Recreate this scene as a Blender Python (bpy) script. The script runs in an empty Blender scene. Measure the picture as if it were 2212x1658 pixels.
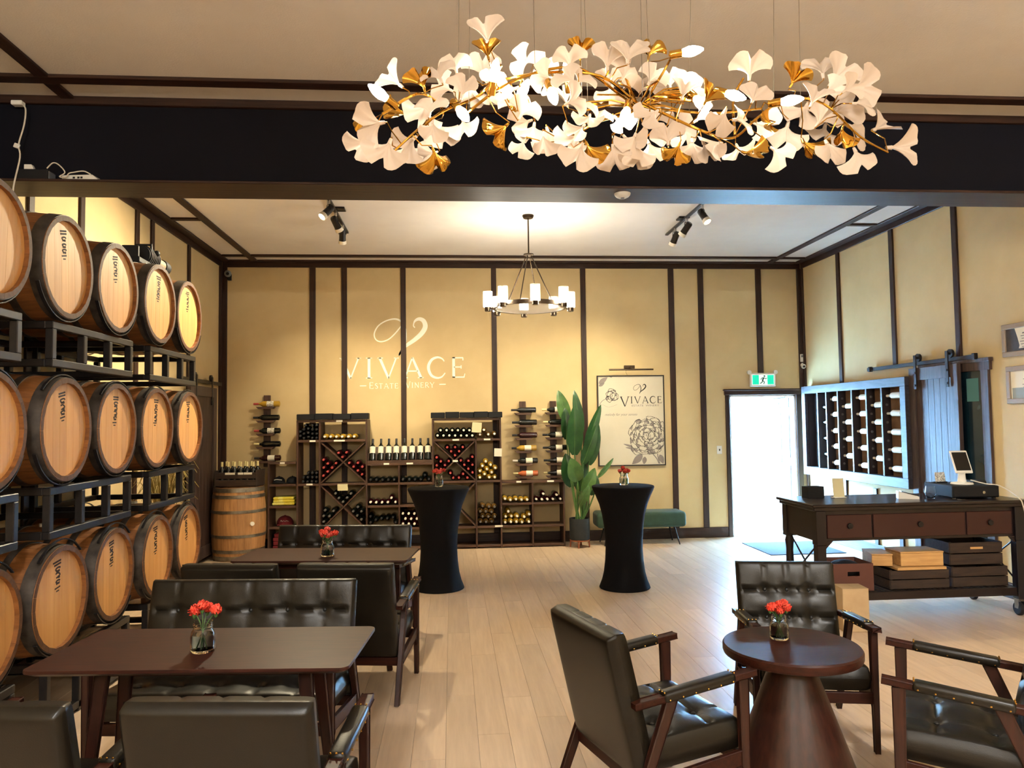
import bpy, bmesh, math, random
from mathutils import Vector, Matrix, Euler
PI = math.pi
R = math.radians
random.seed(7)
scene = bpy.context.scene
C = scene.collection

# ------------------------------------------------------------------ camera, world, light, exposure
cam_d = bpy.data.cameras.new('camera'); cam = bpy.data.objects.new('camera', cam_d); C.objects.link(cam)
cam_d.sensor_width = 36; cam_d.lens = 1600 / 2212 * 36; cam_d.clip_end = 200
def _cam():
    yaw, pitch, roll = .0817, .0502, -.0136
    f = Vector((math.sin(yaw) * math.cos(pitch), math.cos(yaw) * math.cos(pitch), math.sin(pitch)))
    r = Vector((math.cos(yaw), -math.sin(yaw), 0)); u = r.cross(f)
    r2 = r * math.cos(roll) + u * math.sin(roll); u2 = -r * math.sin(roll) + u * math.cos(roll)
    m = Matrix((r2, u2, -f)).transposed().to_4x4(); m.translation = (0, 0, 1.65)
    cam.matrix_world = m
_cam()
scene.camera = cam
world = bpy.data.worlds.new('World'); scene.world = world; world.use_nodes = True
_bg = world.node_tree.nodes['Background']; _bg.inputs[0].default_value = (.28, .58, 1.0, 1); _bg.inputs[1].default_value = 120.0
vs = scene.view_settings
vs.view_transform = 'Standard'; vs.look = 'None'; vs.exposure = 1.25; vs.gamma = 1; vs.use_curve_mapping = False
cy = scene.cycles; cy.max_bounces = 6; cy.diffuse_bounces = 3; cy.glossy_bounces = 2; cy.transmission_bounces = 6; cy.transparent_max_bounces = 6; cy.adaptive_threshold = .06;
def sun(name, rot, power, col, ang):
    d = bpy.data.lights.new(name, 'SUN'); d.energy = power; d.color = col; d.angle = R(ang)
    o = bpy.data.objects.new(name, d); o.rotation_euler = rot; C.objects.link(o)
sun('sunlight', (R(38), 0, R(20)), 6.0, (1, .96, .9), 1.0)
WARM = (1.0, .86, .58)
SOFT = (1.0, .98, .94)
BULB_POWER = 34.0     # emission of the ginkgo lamp bulbs
RING_POWER = 200.0      # emission of the ring chandelier bulbs
RING_ADDED = 800.0      # the same for the two unseen lamps added to light the front half
TRACK_W = 95.0         # watts of one track spot at the back
TRACK_ADDED = 330.0         # the same for the unseen spots added in the front half

# ------------------------------------------------------------------ materials
def lin(c): return tuple(((x / 255) / 12.92 if x / 255 <= .04045 else ((x / 255 + .055) / 1.055) ** 2.4) for x in c)
MATS = {}
def mat(name, c=(128, 128, 128), rough=.5, metal=0, c2=None, scale=(8, 8, 8), detail=4, bump=0, bscale=None, spec=.5, rnd=0, coat=0, trans=0,
        ior=1.45, emis=0, ecol=None, sheen=0, coords='Object', sss=0, contrast=.35, alpha=1, island=0):
    m = bpy.data.materials.new(name); m.use_nodes = True; nt = m.node_tree; N = nt.nodes; L = nt.links
    b = N['Principled BSDF']; col = (*lin(c), 1)
    b.inputs['Base Color'].default_value = col; b.inputs['Roughness'].default_value = rough; b.inputs['Metallic'].default_value = metal
    b.inputs['Specular IOR Level'].default_value = spec; b.inputs['IOR'].default_value = ior; b.inputs['Coat Weight'].default_value = coat
    b.inputs['Coat Roughness'].default_value = .12; b.inputs['Transmission Weight'].default_value = trans; b.inputs['Alpha'].default_value = alpha
    b.inputs['Sheen Weight'].default_value = sheen
    if sss: b.inputs['Subsurface Weight'].default_value = sss; b.inputs['Subsurface Radius'].default_value = (.03, .02, .012)
    if emis: b.inputs['Emission Color'].default_value = (*(ecol or lin(c)), 1); b.inputs['Emission Strength'].default_value = emis
    if c2 or bump:
        tc = N.new('ShaderNodeTexCoord'); mp = N.new('ShaderNodeMapping'); L.new(tc.outputs[coords], mp.inputs[0]); mp.inputs['Scale'].default_value = scale
        no = N.new('ShaderNodeTexNoise'); no.inputs['Scale'].default_value = 1; no.inputs['Detail'].default_value = detail; no.inputs['Roughness'].default_value = .6
        if rnd:
            oi = N.new('ShaderNodeObjectInfo'); mu = N.new('ShaderNodeMath'); mu.operation = 'MULTIPLY'; mu.inputs[1].default_value = 37; L.new(oi.outputs['Random'], mu.inputs[0])
            cx = N.new('ShaderNodeCombineXYZ')
            for i in range(3): L.new(mu.outputs[0], cx.inputs[i])
            L.new(cx.outputs[0], mp.inputs['Location'])
        L.new(mp.outputs[0], no.inputs['Vector'])
    last = None
    if c2:
        rp = N.new('ShaderNodeValToRGB'); rp.color_ramp.elements[0].position = .5 - contrast / 2; rp.color_ramp.elements[1].position = .5 + contrast / 2
        rp.color_ramp.elements[0].color = (*lin(c2), 1); rp.color_ramp.elements[1].color = col
        L.new(no.outputs['Fac'], rp.inputs[0]); last = rp.outputs[0]
    if rnd or island:
        hs = N.new('ShaderNodeHueSaturation'); mr = N.new('ShaderNodeMapRange'); a = rnd or island
        mr.inputs['To Min'].default_value = 1 - a; mr.inputs['To Max'].default_value = 1 + a
        if island: g = N.new('ShaderNodeNewGeometry'); L.new(g.outputs['Random Per Island'], mr.inputs[0])
        else: g = N.new('ShaderNodeObjectInfo'); L.new(g.outputs['Random'], mr.inputs[0])
        L.new(mr.outputs[0], hs.inputs['Value'])
        if last: L.new(last, hs.inputs['Color'])
        else: hs.inputs['Color'].default_value = col
        last = hs.outputs[0]
    if last: L.new(last, b.inputs['Base Color'])
    if bump:
        bp = N.new('ShaderNodeBump'); bp.inputs['Strength'].default_value = bump; bp.inputs['Distance'].default_value = .01
        if bscale:
            n2 = N.new('ShaderNodeTexNoise'); n2.inputs['Scale'].default_value = bscale; n2.inputs['Detail'].default_value = 3
            L.new(tc.outputs[coords], n2.inputs['Vector']); L.new(n2.outputs['Fac'], bp.inputs['Height'])
        else: L.new(no.outputs['Fac'], bp.inputs['Height'])
        L.new(bp.outputs[0], b.inputs['Normal'])
    MATS[name] = m; return m
mat('wall_paint', (208, 184, 138), .85, c2=(200, 175, 129), scale=(2, 2, 2), bump=.12, bscale=140)
mat('ceiling_paint', (229, 222, 214), .9, c2=(221, 213, 205), scale=(1.5, 1.5, 1.5), bump=.15, bscale=90)
mat('navy_paint', (13, 13, 22), .8, spec=.2, c2=(11, 11, 19), scale=(3, 3, 3))
for n, s in (('trim_wood', (9, 9, 9)), ('trim_wood_v', (60, 60, 3)), ('trim_wood_y', (60, 3, 60)), ('trim_wood_x', (3, 60, 60))):
    mat(n, (60, 37, 26), .5, c2=(35, 20, 15), scale=s, bump=.15, spec=.4)
mat('rack_wood_v', (84, 56, 40), .55, c2=(54, 35, 25), scale=(50, 50, 4), rnd=.12)
mat('rack_wood_x', (92, 64, 46), .55, c2=(60, 40, 29), scale=(4, 50, 50), rnd=.12)
mat('plank_oak', (222, 196, 166), .34, c2=(196, 168, 140), scale=(34, 2.2, 34), rnd=.10, bump=.03, contrast=.7, spec=.5)
mat('plank_oak_far', (222, 196, 166), .34, c2=(196, 168, 140), scale=(34, 2.2, 34), island=.10, contrast=.7, spec=.5)
mat('subfloor', (160, 134, 104), .8)
mat('stave_oak', (150, 96, 48), .55, c2=(98, 58, 28), scale=(5, 40, 40), rnd=.16, bump=.12, contrast=.6)
mat('stave_end', (92, 58, 32), .7, c2=(70, 42, 24), scale=(30, 30, 30))
mat('weathered_oak', (190, 142, 88), .6, c2=(136, 90, 52), scale=(3, 30, 30), rnd=.18, bump=.2, contrast=.6)
mat('head_oak', (210, 158, 94), .55, c2=(188, 128, 66), scale=(30, 30, 2.2), rnd=.09, contrast=.7)
mat('hoop_steel', (84, 76, 68), .55, .5, c2=(56, 50, 45), scale=(14, 14, 14))
mat('hoop_galv', (150, 142, 126), .45, .8, c2=(110, 102, 90), scale=(14, 14, 14))
mat('black_steel', (26, 25, 28), .38, .35, c2=(44, 40, 38), scale=(20, 20, 20), contrast=.6)
mat('ink', (38, 22, 14), .8)
mat('leather', (25, 22, 16), .34, c2=(20, 17, 12), scale=(6, 6, 6), bump=.08, bscale=260, spec=.42)
mat('leather_dark', (24, 24, 22), .38, c2=(18, 19, 18), scale=(6, 6, 6), bump=.08, bscale=260, spec=.5)
mat('walnut', (60, 28, 18), .42, c2=(38, 17, 12), scale=(6, 60, 60), spec=.25)
mat('walnut_z', (58, 28, 19), .4, c2=(36, 17, 12), scale=(50, 50, 4), spec=.5)
mat('brass', (190, 150, 80), .25, 1)
mat('black_cloth', (11, 12, 16), .85, spec=.2, c2=(9, 9, 12), scale=(30, 30, 30))
mat('clear_glass', (255, 255, 255), .02, trans=1, ior=1.3)
mat('window_glass', (235, 245, 250), .02, trans=1, ior=1.05)
mat('water', (240, 250, 245), .0, trans=1, ior=1.2)
mat('carnation', (214, 48, 34), .6, c2=(236, 88, 62), scale=(60, 60, 60))
mat('carnation_pink', (228, 92, 74), .6, c2=(200, 52, 40), scale=(60, 60, 60))
mat('stem_green', (70, 104, 52), .6)
mat('leaf_green', (40, 78, 36), .32, c2=(26, 58, 28), scale=(8, 8, 8), bump=.1, rnd=.15)
mat('leaf_light', (82, 116, 58), .35, c2=(58, 92, 44), scale=(8, 8, 8), rnd=.1)
mat('pampas', (168, 146, 84), .8, c2=(120, 108, 54), scale=(20, 20, 20))
mat('pot_black', (34, 38, 40), .7, c2=(28, 31, 33), scale=(20, 20, 20))
mat('stand_wood', (150, 84, 48), .5, c2=(120, 62, 34), scale=(30, 30, 4))
mat('soil', (40, 28, 20), .9)
mat('velvet_green', (44, 72, 54), .7, sheen=.1, c2=(36, 60, 45), scale=(10, 10, 10))
mat('porcelain', (204, 187, 171), .35, spec=.4)
mat('gold', (196, 150, 66), .1, 1)
mat('bulb_glow', (255, 236, 200), .5, emis=BULB_POWER, ecol=(1, .93, .8))
mat('ring_glow', (255, 236, 200), .5, emis=RING_POWER, ecol=(1, .93, .78))
mat('ring_glow_added', (255, 236, 200), .5, emis=RING_ADDED, ecol=(1, 1, .97))
mat('spot_glow', (255, 240, 214), .5, emis=18, ecol=(1, .8, .5))
mat('frosted', (255, 250, 236), .35, alpha=.35)
mat('bronze', (72, 60, 48), .35, .9)
mat('disc_glow', (250, 240, 214), .5, emis=1.6, ecol=(1, .85, .6))
mat('wire', (120, 110, 96), .4, .6)
for n, c in (('glass_dark', (16, 20, 18)), ('glass_gold', (176, 138, 44)), ('glass_rose', (196, 104, 60)), ('glass_brown', (112, 82, 40)), ('glass_red', (44, 12, 16)), ('glass_black', (12, 14, 16)), ('glass_pale', (196, 186, 150))):
    mat(n, c, .12, spec=.6, coat=.3, rnd=.1)
for n, c in (('cap_white', (232, 226, 210)), ('cap_red', (170, 66, 62)), ('cap_black', (34, 34, 36)), ('cap_cream', (226, 210, 150)), ('cap_gray', (92, 88, 84))):
    mat(n, c, .4, rnd=.05)
mat('paper', (232, 226, 208), .8); mat('paper_cream', (222, 214, 170), .8); mat('paper_gray', (150, 160, 160), .8)
mat('label_white', (228, 222, 206), .7, c2=(150, 142, 128), scale=(90, 90, 90), contrast=.1)
mat('label_plain', (226, 218, 196), .7)
mat('poster_paper', (204, 196, 176), .8, c2=(198, 189, 168), scale=(3, 3, 3))
mat('ink_black', (34, 30, 34), .7); mat('ink_gray', (120, 112, 112), .7); mat('ink_soft', (138, 128, 120), .7); mat('ink_petal', (206, 194, 168), .75)
mat('black_frame', (24, 20, 22), .4); mat('black_plastic', (18, 19, 22), .6, spec=.35); mat('white_plastic', (226, 224, 216), .4); mat('gray_plastic', (120, 122, 126), .45)
mat('painted_logo_light', (255, 253, 236), .8)  # near-white colour painted in place of the projector's light on the wall
mat('sign_green', (0, 190, 150), .5, emis=.3, ecol=lin((20, 225, 180))); mat('sign_white', (225, 240, 230), .5, emis=.35, ecol=lin((215, 240, 225)))
mat('sign_figure', (10, 80, 70), .6)
mat('door_white', (240, 240, 236), .4); mat('concrete', (205, 205, 200), .9, c2=(190, 190, 185), scale=(2, 2, 2))
mat('mat_blue', (58, 66, 84), .95, c2=(46, 53, 70), scale=(60, 60, 60))
mat('espresso', (32, 20, 20), .35, c2=(22, 13, 14), scale=(4, 50, 50), coat=.2); mat('espresso_z', (28, 18, 19), .4, c2=(20, 13, 14), scale=(50, 50, 4))
mat('drawer_wood', (54, 26, 22), .4, c2=(52, 24, 20), scale=(5, 60, 60)); mat('crate_dark', (62, 46, 36), .6, c2=(38, 28, 23), scale=(5, 40, 40), rnd=.15, bump=.2)
mat('crate_pine', (208, 164, 104), .6, c2=(184, 138, 82), scale=(4, 40, 40), rnd=.06); mat('cardboard', (196, 168, 128), .8, c2=(184, 156, 116), scale=(6, 6, 6)); mat('box_brown', (96, 58, 46), .75)
mat('barn_wood', (78, 58, 50), .5, c2=(44, 32, 30), scale=(60, 60, 2.5), bump=.25, rnd=.08); mat('barn_frame', (82, 66, 60), .5, c2=(52, 40, 38), scale=(50, 50, 3), bump=.15)
mat('cabinet_wood', (66, 62, 68), .55, c2=(42, 39, 44), scale=(40, 4, 40), bump=.12, rnd=.08); mat('cabinet_dark', (34, 24, 24), .6); mat('cabinet_back', (126, 92, 60), .7, c2=(104, 74, 46), scale=(8, 8, 8)); mat('cabinet_white', (226, 222, 212), .7)
mat('teal_glass', (20, 42, 52), .12, c2=(16, 34, 44), scale=(3, 3, 3)); mat('teal_cloth', (72, 120, 120), .8); mat('silver_frame', (152, 134, 114), .4, .35)
mat('photo_dark', (70, 64, 62), .5, c2=(50, 46, 46), scale=(20, 20, 20)); mat('screen', (20, 20, 24), .15); mat('red_cloth', (110, 24, 30), .85); mat('yellow_cloth', (216, 196, 60), .85, c2=(230, 220, 120), scale=(9, 9, 9), contrast=.1); mat('black_felt', (20, 20, 24), .9)
mat('rubber', (24, 24, 26), .7); mat('chrome', (180, 180, 180), .2, 1); mat('cable_white', (214, 206, 190), .6)
mat('car_pink', (150, 70, 110), .4); mat('facade', (226, 226, 222), .9)
def MT(n): return MATS[n]

# ------------------------------------------------------------------ mesh helpers
class MB:
    def __init__(s): s.v = []; s.f = []; s.mi = []; s.m = 0
    def add(s, vs, fs, M=None):
        o = len(s.v); s.v += [tuple(M @ Vector(p)) if M is not None else tuple(p) for p in vs]
        s.f += [tuple(i + o for i in f) for f in fs]; s.mi += [s.m] * len(fs); return s
    def box(s, c, d, rot=None, b=0):
        x, y, z = (k / 2 for k in d); M = Matrix.Translation(c)
        if rot: M = M @ Euler(rot).to_matrix().to_4x4()
        if b <= 0:
            vs = [(i, j, k) for i in (-x, x) for j in (-y, y) for k in (-z, z)]
            return s.add(vs, [(0, 1, 3, 2), (4, 6, 7, 5), (0, 4, 5, 1), (2, 3, 7, 6), (0, 2, 6, 4), (1, 5, 7, 3)], M)
        b = min(b, x * .95, y * .95, z * .95); bm = bmesh.new(); bmesh.ops.create_cube(bm, size=1)
        for v in bm.verts: v.co = Vector((v.co.x * 2 * x, v.co.y * 2 * y, v.co.z * 2 * z))
        bmesh.ops.bevel(bm, geom=bm.edges[:], offset=b, segments=1 if b < .012 else 3, profile=.5, affect='EDGES')
        bm.verts.index_update(); s.add([v.co[:] for v in bm.verts], [tuple(v.index for v in f.verts) for f in bm.faces], M); bm.free(); return s
    def span(s, a, b_, bev=0): return s.box([(p + q) / 2 for p, q in zip(a, b_)], [abs(q - p) for p, q in zip(a, b_)], b=bev)
    def bar(s, a, b_, w, t, up=(0, 0, 1), w2=None, t2=None, bev=0):     # beam of section w x t (tapering to w2 x t2) from a to b
        a = Vector(a); b_ = Vector(b_); d = (b_ - a).normalized(); up = Vector(up)
        x = d.cross(up); x = x.normalized() if x.length > 1e-4 else Vector((1, 0, 0)); y = x.cross(d).normalized(); w2 = w2 or w; t2 = t2 or t
        vs = []
        for p, ww, tt in ((a, w, t), (b_, w2, t2)):
            e = min(ww, tt) * .12
            for i, j in ((-1, -1), (1, -1), (1, 1), (-1, 1)):
                X = x * (i * ww / 2); Y = y * (j * tt / 2); ex = x * (-i * e); ey = y * (-j * e)
                vs += [p + X + Y + ex, p + X + Y + ey] if i * j > 0 else [p + X + Y + ey, p + X + Y + ex]
        n = 8; fs = [tuple(range(n))[::-1], tuple(range(n, 2 * n))] + [(i, (i + 1) % n, (i + 1) % n + n, i + n) for i in range(n)]
        return s.add(vs, fs)
    def tube(s, pts, r, n=8, closed=False, r2=None):
        pts = [Vector(p) for p in pts]; vs = []; fs = []; k = len(pts); prev = None
        for i, p in enumerate(pts):
            if closed: d = pts[(i + 1) % k] - pts[i - 1]
            else: d = pts[min(i + 1, k - 1)] - pts[max(i - 1, 0)]
            d.normalize()
            if prev is None: u = d.orthogonal().normalized()
            else: u = (prev - d * prev.dot(d)); u = u.normalized() if u.length > 1e-5 else d.orthogonal().normalized()
            prev = u; w = d.cross(u); rr = r if r2 is None else r + (r2 - r) * i / max(1, k - 1)
            vs += [p + (u * math.cos(2 * PI * j / n) + w * math.sin(2 * PI * j / n)) * rr for j in range(n)]
        for i in range(k if closed else k - 1):
            a = i * n; b_ = ((i + 1) % k) * n
            fs += [(a + j, a + (j + 1) % n, b_ + (j + 1) % n, b_ + j) for j in range(n)]
        if not closed: fs += [tuple(range(n))[::-1], tuple(range((k - 1) * n, k * n))]
        return s.add(vs, fs)
    def lathe(s, prof, n=24, M=None, cap=True, closed=False):       # prof: (r, z)
        vs = []; fs = []; k = len(prof)
        for r, z in prof: vs += [(r * math.cos(2 * PI * j / n), r * math.sin(2 * PI * j / n), z) for j in range(n)]
        for i in range(k if closed else k - 1):
            a = i * n; b_ = ((i + 1) % k) * n
            fs += [(a + j, a + (j + 1) % n, b_ + (j + 1) % n, b_ + j) for j in range(n)]
        if cap and not closed:
            if prof[0][0] > 1e-5: fs.append(tuple(range(n))[::-1])
            if prof[-1][0] > 1e-5: fs.append(tuple(range((k - 1) * n, k * n)))
        return s.add(vs, fs, M)
    def cyl(s, c, r, h, n=20, axis='Z', r2=None):
        M = Matrix.Translation(c)
        if axis == 'X': M = M @ Matrix.Rotation(PI / 2, 4, 'Y')
        if axis == 'Y': M = M @ Matrix.Rotation(-PI / 2, 4, 'X')
        r2 = r if r2 is None else r2
        return s.lathe([(r, -h / 2), (r2, h / 2)], n, M)
    def ball(s, c, r, n=12, m=8, sc=(1, 1, 1), M=None):
        T = Matrix.Translation(c) @ Matrix.Diagonal((*sc, 1))
        if M is not None: T = M @ T
        return s.lathe([(max(1e-6, r * math.sin(PI * i / m)), -r * math.cos(PI * i / m)) for i in range(m + 1)], n, T, cap=False)
    def prism(s, poly, t, M=None):        # polygon in XY extruded by t in Z
        n = len(poly); vs = [(x, y, 0) for x, y in poly] + [(x, y, t) for x, y in poly]
        return s.add(vs, [tuple(range(n))[::-1], tuple(range(n, 2 * n))] + [(i, (i + 1) % n, (i + 1) % n + n, i + n) for i in range(n)], M)
    def grid(s, pts, nu, nv, wrap=False):
        return s.add(pts, [(i * nv + j, (i + 1) % nu * nv + j, (i + 1) % nu * nv + j + 1, i * nv + j + 1) for i in range(nu if wrap else nu - 1) for j in range(nv - 1)])
    def mesh(s, name, mats, smooth=35):
        me = bpy.data.meshes.new(name); me.from_pydata(s.v, [], s.f)
        for m in (mats if isinstance(mats, (list, tuple)) else [mats]): me.materials.append(MT(m))
        if any(s.mi): me.polygons.foreach_set('material_index', s.mi)
        if smooth:
            me.polygons.foreach_set('use_smooth', [True] * len(me.polygons)); me.set_sharp_from_angle(angle=R(smooth))
        bm = bmesh.new(); bm.from_mesh(me); bmesh.ops.recalc_face_normals(bm, faces=bm.faces[:]); bm.to_mesh(me); bm.free()
        me.update(); return me
    def build(s, name, mats, parent=None, smooth=35, loc=None, rot=None): return ob(name, s.mesh(name, mats, smooth), parent, loc, rot)
KIDS = {}
def ob(name, me, parent=None, loc=None, rot=None):
    o = bpy.data.objects.new(name, me); C.objects.link(o)
    if parent: o.parent = parent; KIDS.setdefault(parent.name, []).append(o)
    if loc: o.location = loc
    if rot: o.rotation_euler = rot
    return o
def tag(o, label, cat, group=None, kind=None):
    if label: o['label'] = label
    if cat: o['category'] = cat
    if group: o['group'] = group
    if kind: o['kind'] = kind
    return o
def thing(name, label, cat, loc=(0, 0, 0), rz=0, group=None):
    return tag(ob(name, None, None, loc, (0, 0, rz)), label, cat, group)
def copy_tree(o, parent=None):
    c = o.copy(); C.objects.link(c); c.parent = parent
    if parent: KIDS.setdefault(parent.name, []).append(c)
    for ch in list(KIDS.get(o.name, ())): copy_tree(ch, c)
    return c
def struct(o): o['kind'] = 'structure'; return o
def circ(r, n, a0=0, a1=2 * PI, cx=0, cy=0): return [(cx + r * math.cos(a0 + (a1 - a0) * i / n), cy + r * math.sin(a0 + (a1 - a0) * i / n)) for i in range(n + 1)]
def smooth_path(pts, k=4):
    pts = [Vector(p) for p in pts]; out = []
    for i in range(len(pts) - 1):
        p0 = pts[max(i - 1, 0)]; p1 = pts[i]; p2 = pts[i + 1]; p3 = pts[min(i + 2, len(pts) - 1)]
        for j in range(k):
            t = j / k; out.append(.5 * ((2 * p1) + (p2 - p0) * t + (2 * p0 - 5 * p1 + 4 * p2 - p3) * t * t + (3 * p1 - p0 - 3 * p2 + p3) * t ** 3))
    return out + [pts[-1]]
def ribbon(mb, pts, w, t, to3):          # flat stroke of varying width in a 2D plane, extruded by t; to3(x, y, h) -> 3D
    n = len(pts); ws = w if isinstance(w, (list, tuple)) else [w] * n; L = []; Rr = []
    for i, p in enumerate(pts):
        a = pts[max(i - 1, 0)]; b = pts[min(i + 1, n - 1)]; dx, dy = b[0] - a[0], b[1] - a[1]; l = math.hypot(dx, dy) or 1; nx, ny = -dy / l * ws[i] / 2, dx / l * ws[i] / 2
        L.append((p[0] + nx, p[1] + ny)); Rr.append((p[0] - nx, p[1] - ny))
    vs = [to3(*q, t) for q in L] + [to3(*q, t) for q in Rr] + [to3(*q, 0) for q in L] + [to3(*q, 0) for q in Rr]; fs = []
    for i in range(n - 1):
        fs += [(i, i + 1, n + i + 1, n + i), (2 * n + i, 3 * n + i, 3 * n + i + 1, 2 * n + i + 1), (i, 2 * n + i, 2 * n + i + 1, i + 1), (n + i, n + i + 1, 3 * n + i + 1, 3 * n + i)]
    fs += [(0, n, 3 * n, 2 * n), (n - 1, 3 * n - 1, 4 * n - 1, 2 * n - 1)]
    mb.add(vs, fs)
def sp2(pts, k=5): return [(p.x, p.y) for p in smooth_path([(a, b, 0) for a, b in pts], k)]
def text_mesh(s, size, name, m, t=.0008, align='CENTER', shear=0):      # built-in typeface turned into a thin mesh in the XY plane
    cu = bpy.data.curves.new(name, 'FONT'); cu.body = s; cu.size = size; cu.align_x = align; cu.align_y = 'CENTER'; cu.extrude = t; cu.shear = shear; cu.resolution_u = 3
    o = bpy.data.objects.new(name, cu); C.objects.link(o); bpy.context.view_layer.update()
    me = bpy.data.meshes.new_from_object(o.evaluated_get(bpy.context.evaluated_depsgraph_get())); bpy.data.objects.remove(o); bpy.data.curves.remove(cu)
    me.materials.clear(); me.materials.append(MT(m)); return me
SERIF = {   # letters as lists of strokes (x0, y0, x1, y1, width0, width1); height 1
    'V': (.95, [(.08, 1, .5, 0, .13, .1), (.88, 1, .5, 0, .07, .06)], [(-.02, .24), (.76, 1.0)], []),
    'I': (.42, [(.21, 0, .21, 1, .13, .13)], [(.06, .36)], [(.06, .36)]),
    'A': (.98, [(.12, 0, .48, 1.0, .06, .06), (.9, 0, .48, 1.0, .13, .1), (.24, .34, .76, .34, .06, .06)], [], [(0, .26), (.74, 1.02)]),
    'E': (.72, [(.16, 0, .16, 1, .13, .13), (.1, .97, .62, .97, .06, .06), (.16, .52, .52, .52, .06, .06), (.1, .03, .68, .03, .06, .06), (.61, .97, .61, .84, .05, .05), (.66, .03, .7, .2, .05, .03), (.52, .6, .52, .44, .05, .05)], [], []),
    'S': (.6, None, [], []), 'C': (.9, None, [], []),
    'T': (.74, [(.37, 0, .37, 1, .13, .13), (.04, .97, .7, .97, .06, .06), (.05, .97, .05, .82, .05, .05), (.69, .97, .69, .82, .05, .05)], [], [(.24, .5)]),
    'W': (1.3, [(.06, 1, .38, 0, .12, .09), (.66, .9, .38, 0, .06, .05), (.62, .9, .94, 0, .12, .09), (1.24, 1, .94, 0, .06, .05)], [(-.04, .2), (1.12, 1.34)], []),
    'N': (.95, [(.16, 0, .16, 1, .07, .07), (.14, 1, .8, 0, .13, .13), (.8, 0, .8, 1, .07, .07)], [(.02, .2), (.7, .92)], [(.06, .28)]),
    'R': (.82, [(.16, 0, .16, 1, .13, .13), (.36, .5, .78, 0, .12, .12)], [], [(.06, .3)]),
    'Y': (.84, [(.06, 1, .42, .45, .12, .12), (.78, 1, .42, .45, .06, .06), (.42, 0, .42, .48, .13, .13)], [(-.02, .2), (.66, .88)], [(.3, .56)])}
def serif(mb, s, x, y, h, to3, t=.001, gap=.16, small=None):     # draws words; lower-case letters come out as small capitals
    for ch in s:
        if ch == ' ': x += h * .5; continue
        hh = h * (small or .78) if ch.islower() else h; w, st, top, bot = SERIF[ch.upper()]
        f = lambda a, b, k: to3(x + a * hh, y + b * hh, k)
        if st is None:
            P = [(.82, .8), (.72, .93), (.5, 1.0), (.24, .9), (.08, .65), (.07, .4), (.2, .12), (.46, 0), (.7, .05), (.86, .24)] if ch.upper() == 'C' else [(.52, .82), (.42, .96), (.26, .98), (.12, .86), (.12, .7), (.3, .54), (.48, .38), (.52, .2), (.4, .04), (.22, .02), (.06, .18)]
            Q = sp2(P, 3); n = len(Q); ribbon(mb, Q, [(.05 + .09 * math.sin(PI * i / (n - 1)) ** 1.5) for i in range(n)], t, f)
        else:
            for a, b, c, d, w0, w1 in st: ribbon(mb, [(a, b), (c, d)], [w0, w1], t, f)
            if ch.upper() == 'R': ribbon(mb, sp2([(.16, .96), (.45, .97), (.62, .84), (.6, .62), (.42, .5), (.16, .5)], 3), .07, t, f)
        for a, b in top: ribbon(mb, [(a, .98), (b, .98)], .045, t, f)
        for a, b in bot: ribbon(mb, [(a, .02), (b, .02)], .045, t, f)
        x += (w + gap) * hh
    return x
def swash(mb, cx, cy, s, to3, t=.001):       # the looping V emblem
    f = lambda a, b, k: to3(cx + a * s, cy + b * s, k)
    P = sp2([(.06, .24), (-.12, .02), (-.3, -.14), (-.5, -.2), (-.64, -.14), (-.68, .02), (-.58, .22), (-.38, .36), (-.14, .42), (.04, .36), (.14, .18), (.16, -.06), (.12, -.3), (-.02, -.58)], 4); n = len(P)
    ribbon(mb, P, [.035 + .07 * max(0, (i / n - .55)) * 2.2 * (1 if i / n < .85 else (1 - i / n) / .15) for i in range(n)], t, f)
    P = sp2([(-.02, -.58), (.12, -.36), (.4, -.16), (.6, .02), (.7, .2), (.66, .36), (.54, .42), (.42, .36), (.38, .24), (.42, .18)], 4); n = len(P)
    ribbon(mb, P, [.02 + .1 * math.sin(PI * min(1, (i / n) * 1.25)) ** .8 + .012 for i in range(n)], t, f)

# ------------------------------------------------------------------ the room
XL, XR, YB, ZC, Y0 = -3.07, 5.005, 10.15, 3.857, -4.0
DX0, DX1, DZ = 3.895, 4.86, 1.975           # doorway in the back wall
def wallbox(name, boxes, m):
    mb = MB()
    for a, b in boxes: mb.span(a, b)
    return struct(mb.build(name, m, smooth=0))
floor = wallbox('floor', [((XL - .2, Y0 - .2, -.12), (XR + .2, YB + .3, -.012))], 'subfloor')
wallbox('ceiling', [((XL - .2, Y0 - .2, ZC), (XR + .2, YB + .3, ZC + .15))], 'ceiling_paint')
wallbox('wall_left', [((XL - .15, Y0, -.012), (XL, YB, ZC))], 'wall_paint')
wallbox('wall_right', [((XR, Y0, -.012), (XR + .15, YB, ZC))], 'wall_paint')
wallbox('wall_front', [((XL - .15, Y0 - .15, -.012), (XR + .15, Y0, ZC))], 'wall_paint')
wallbox('wall_back', [((XL - .15, YB, -.012), (DX0, YB + .16, ZC)), ((DX1, YB, -.012), (XR + .15, YB + .16, ZC)), ((DX0, YB, DZ), (DX1, YB + .16, ZC))], 'wall_paint')
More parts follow.
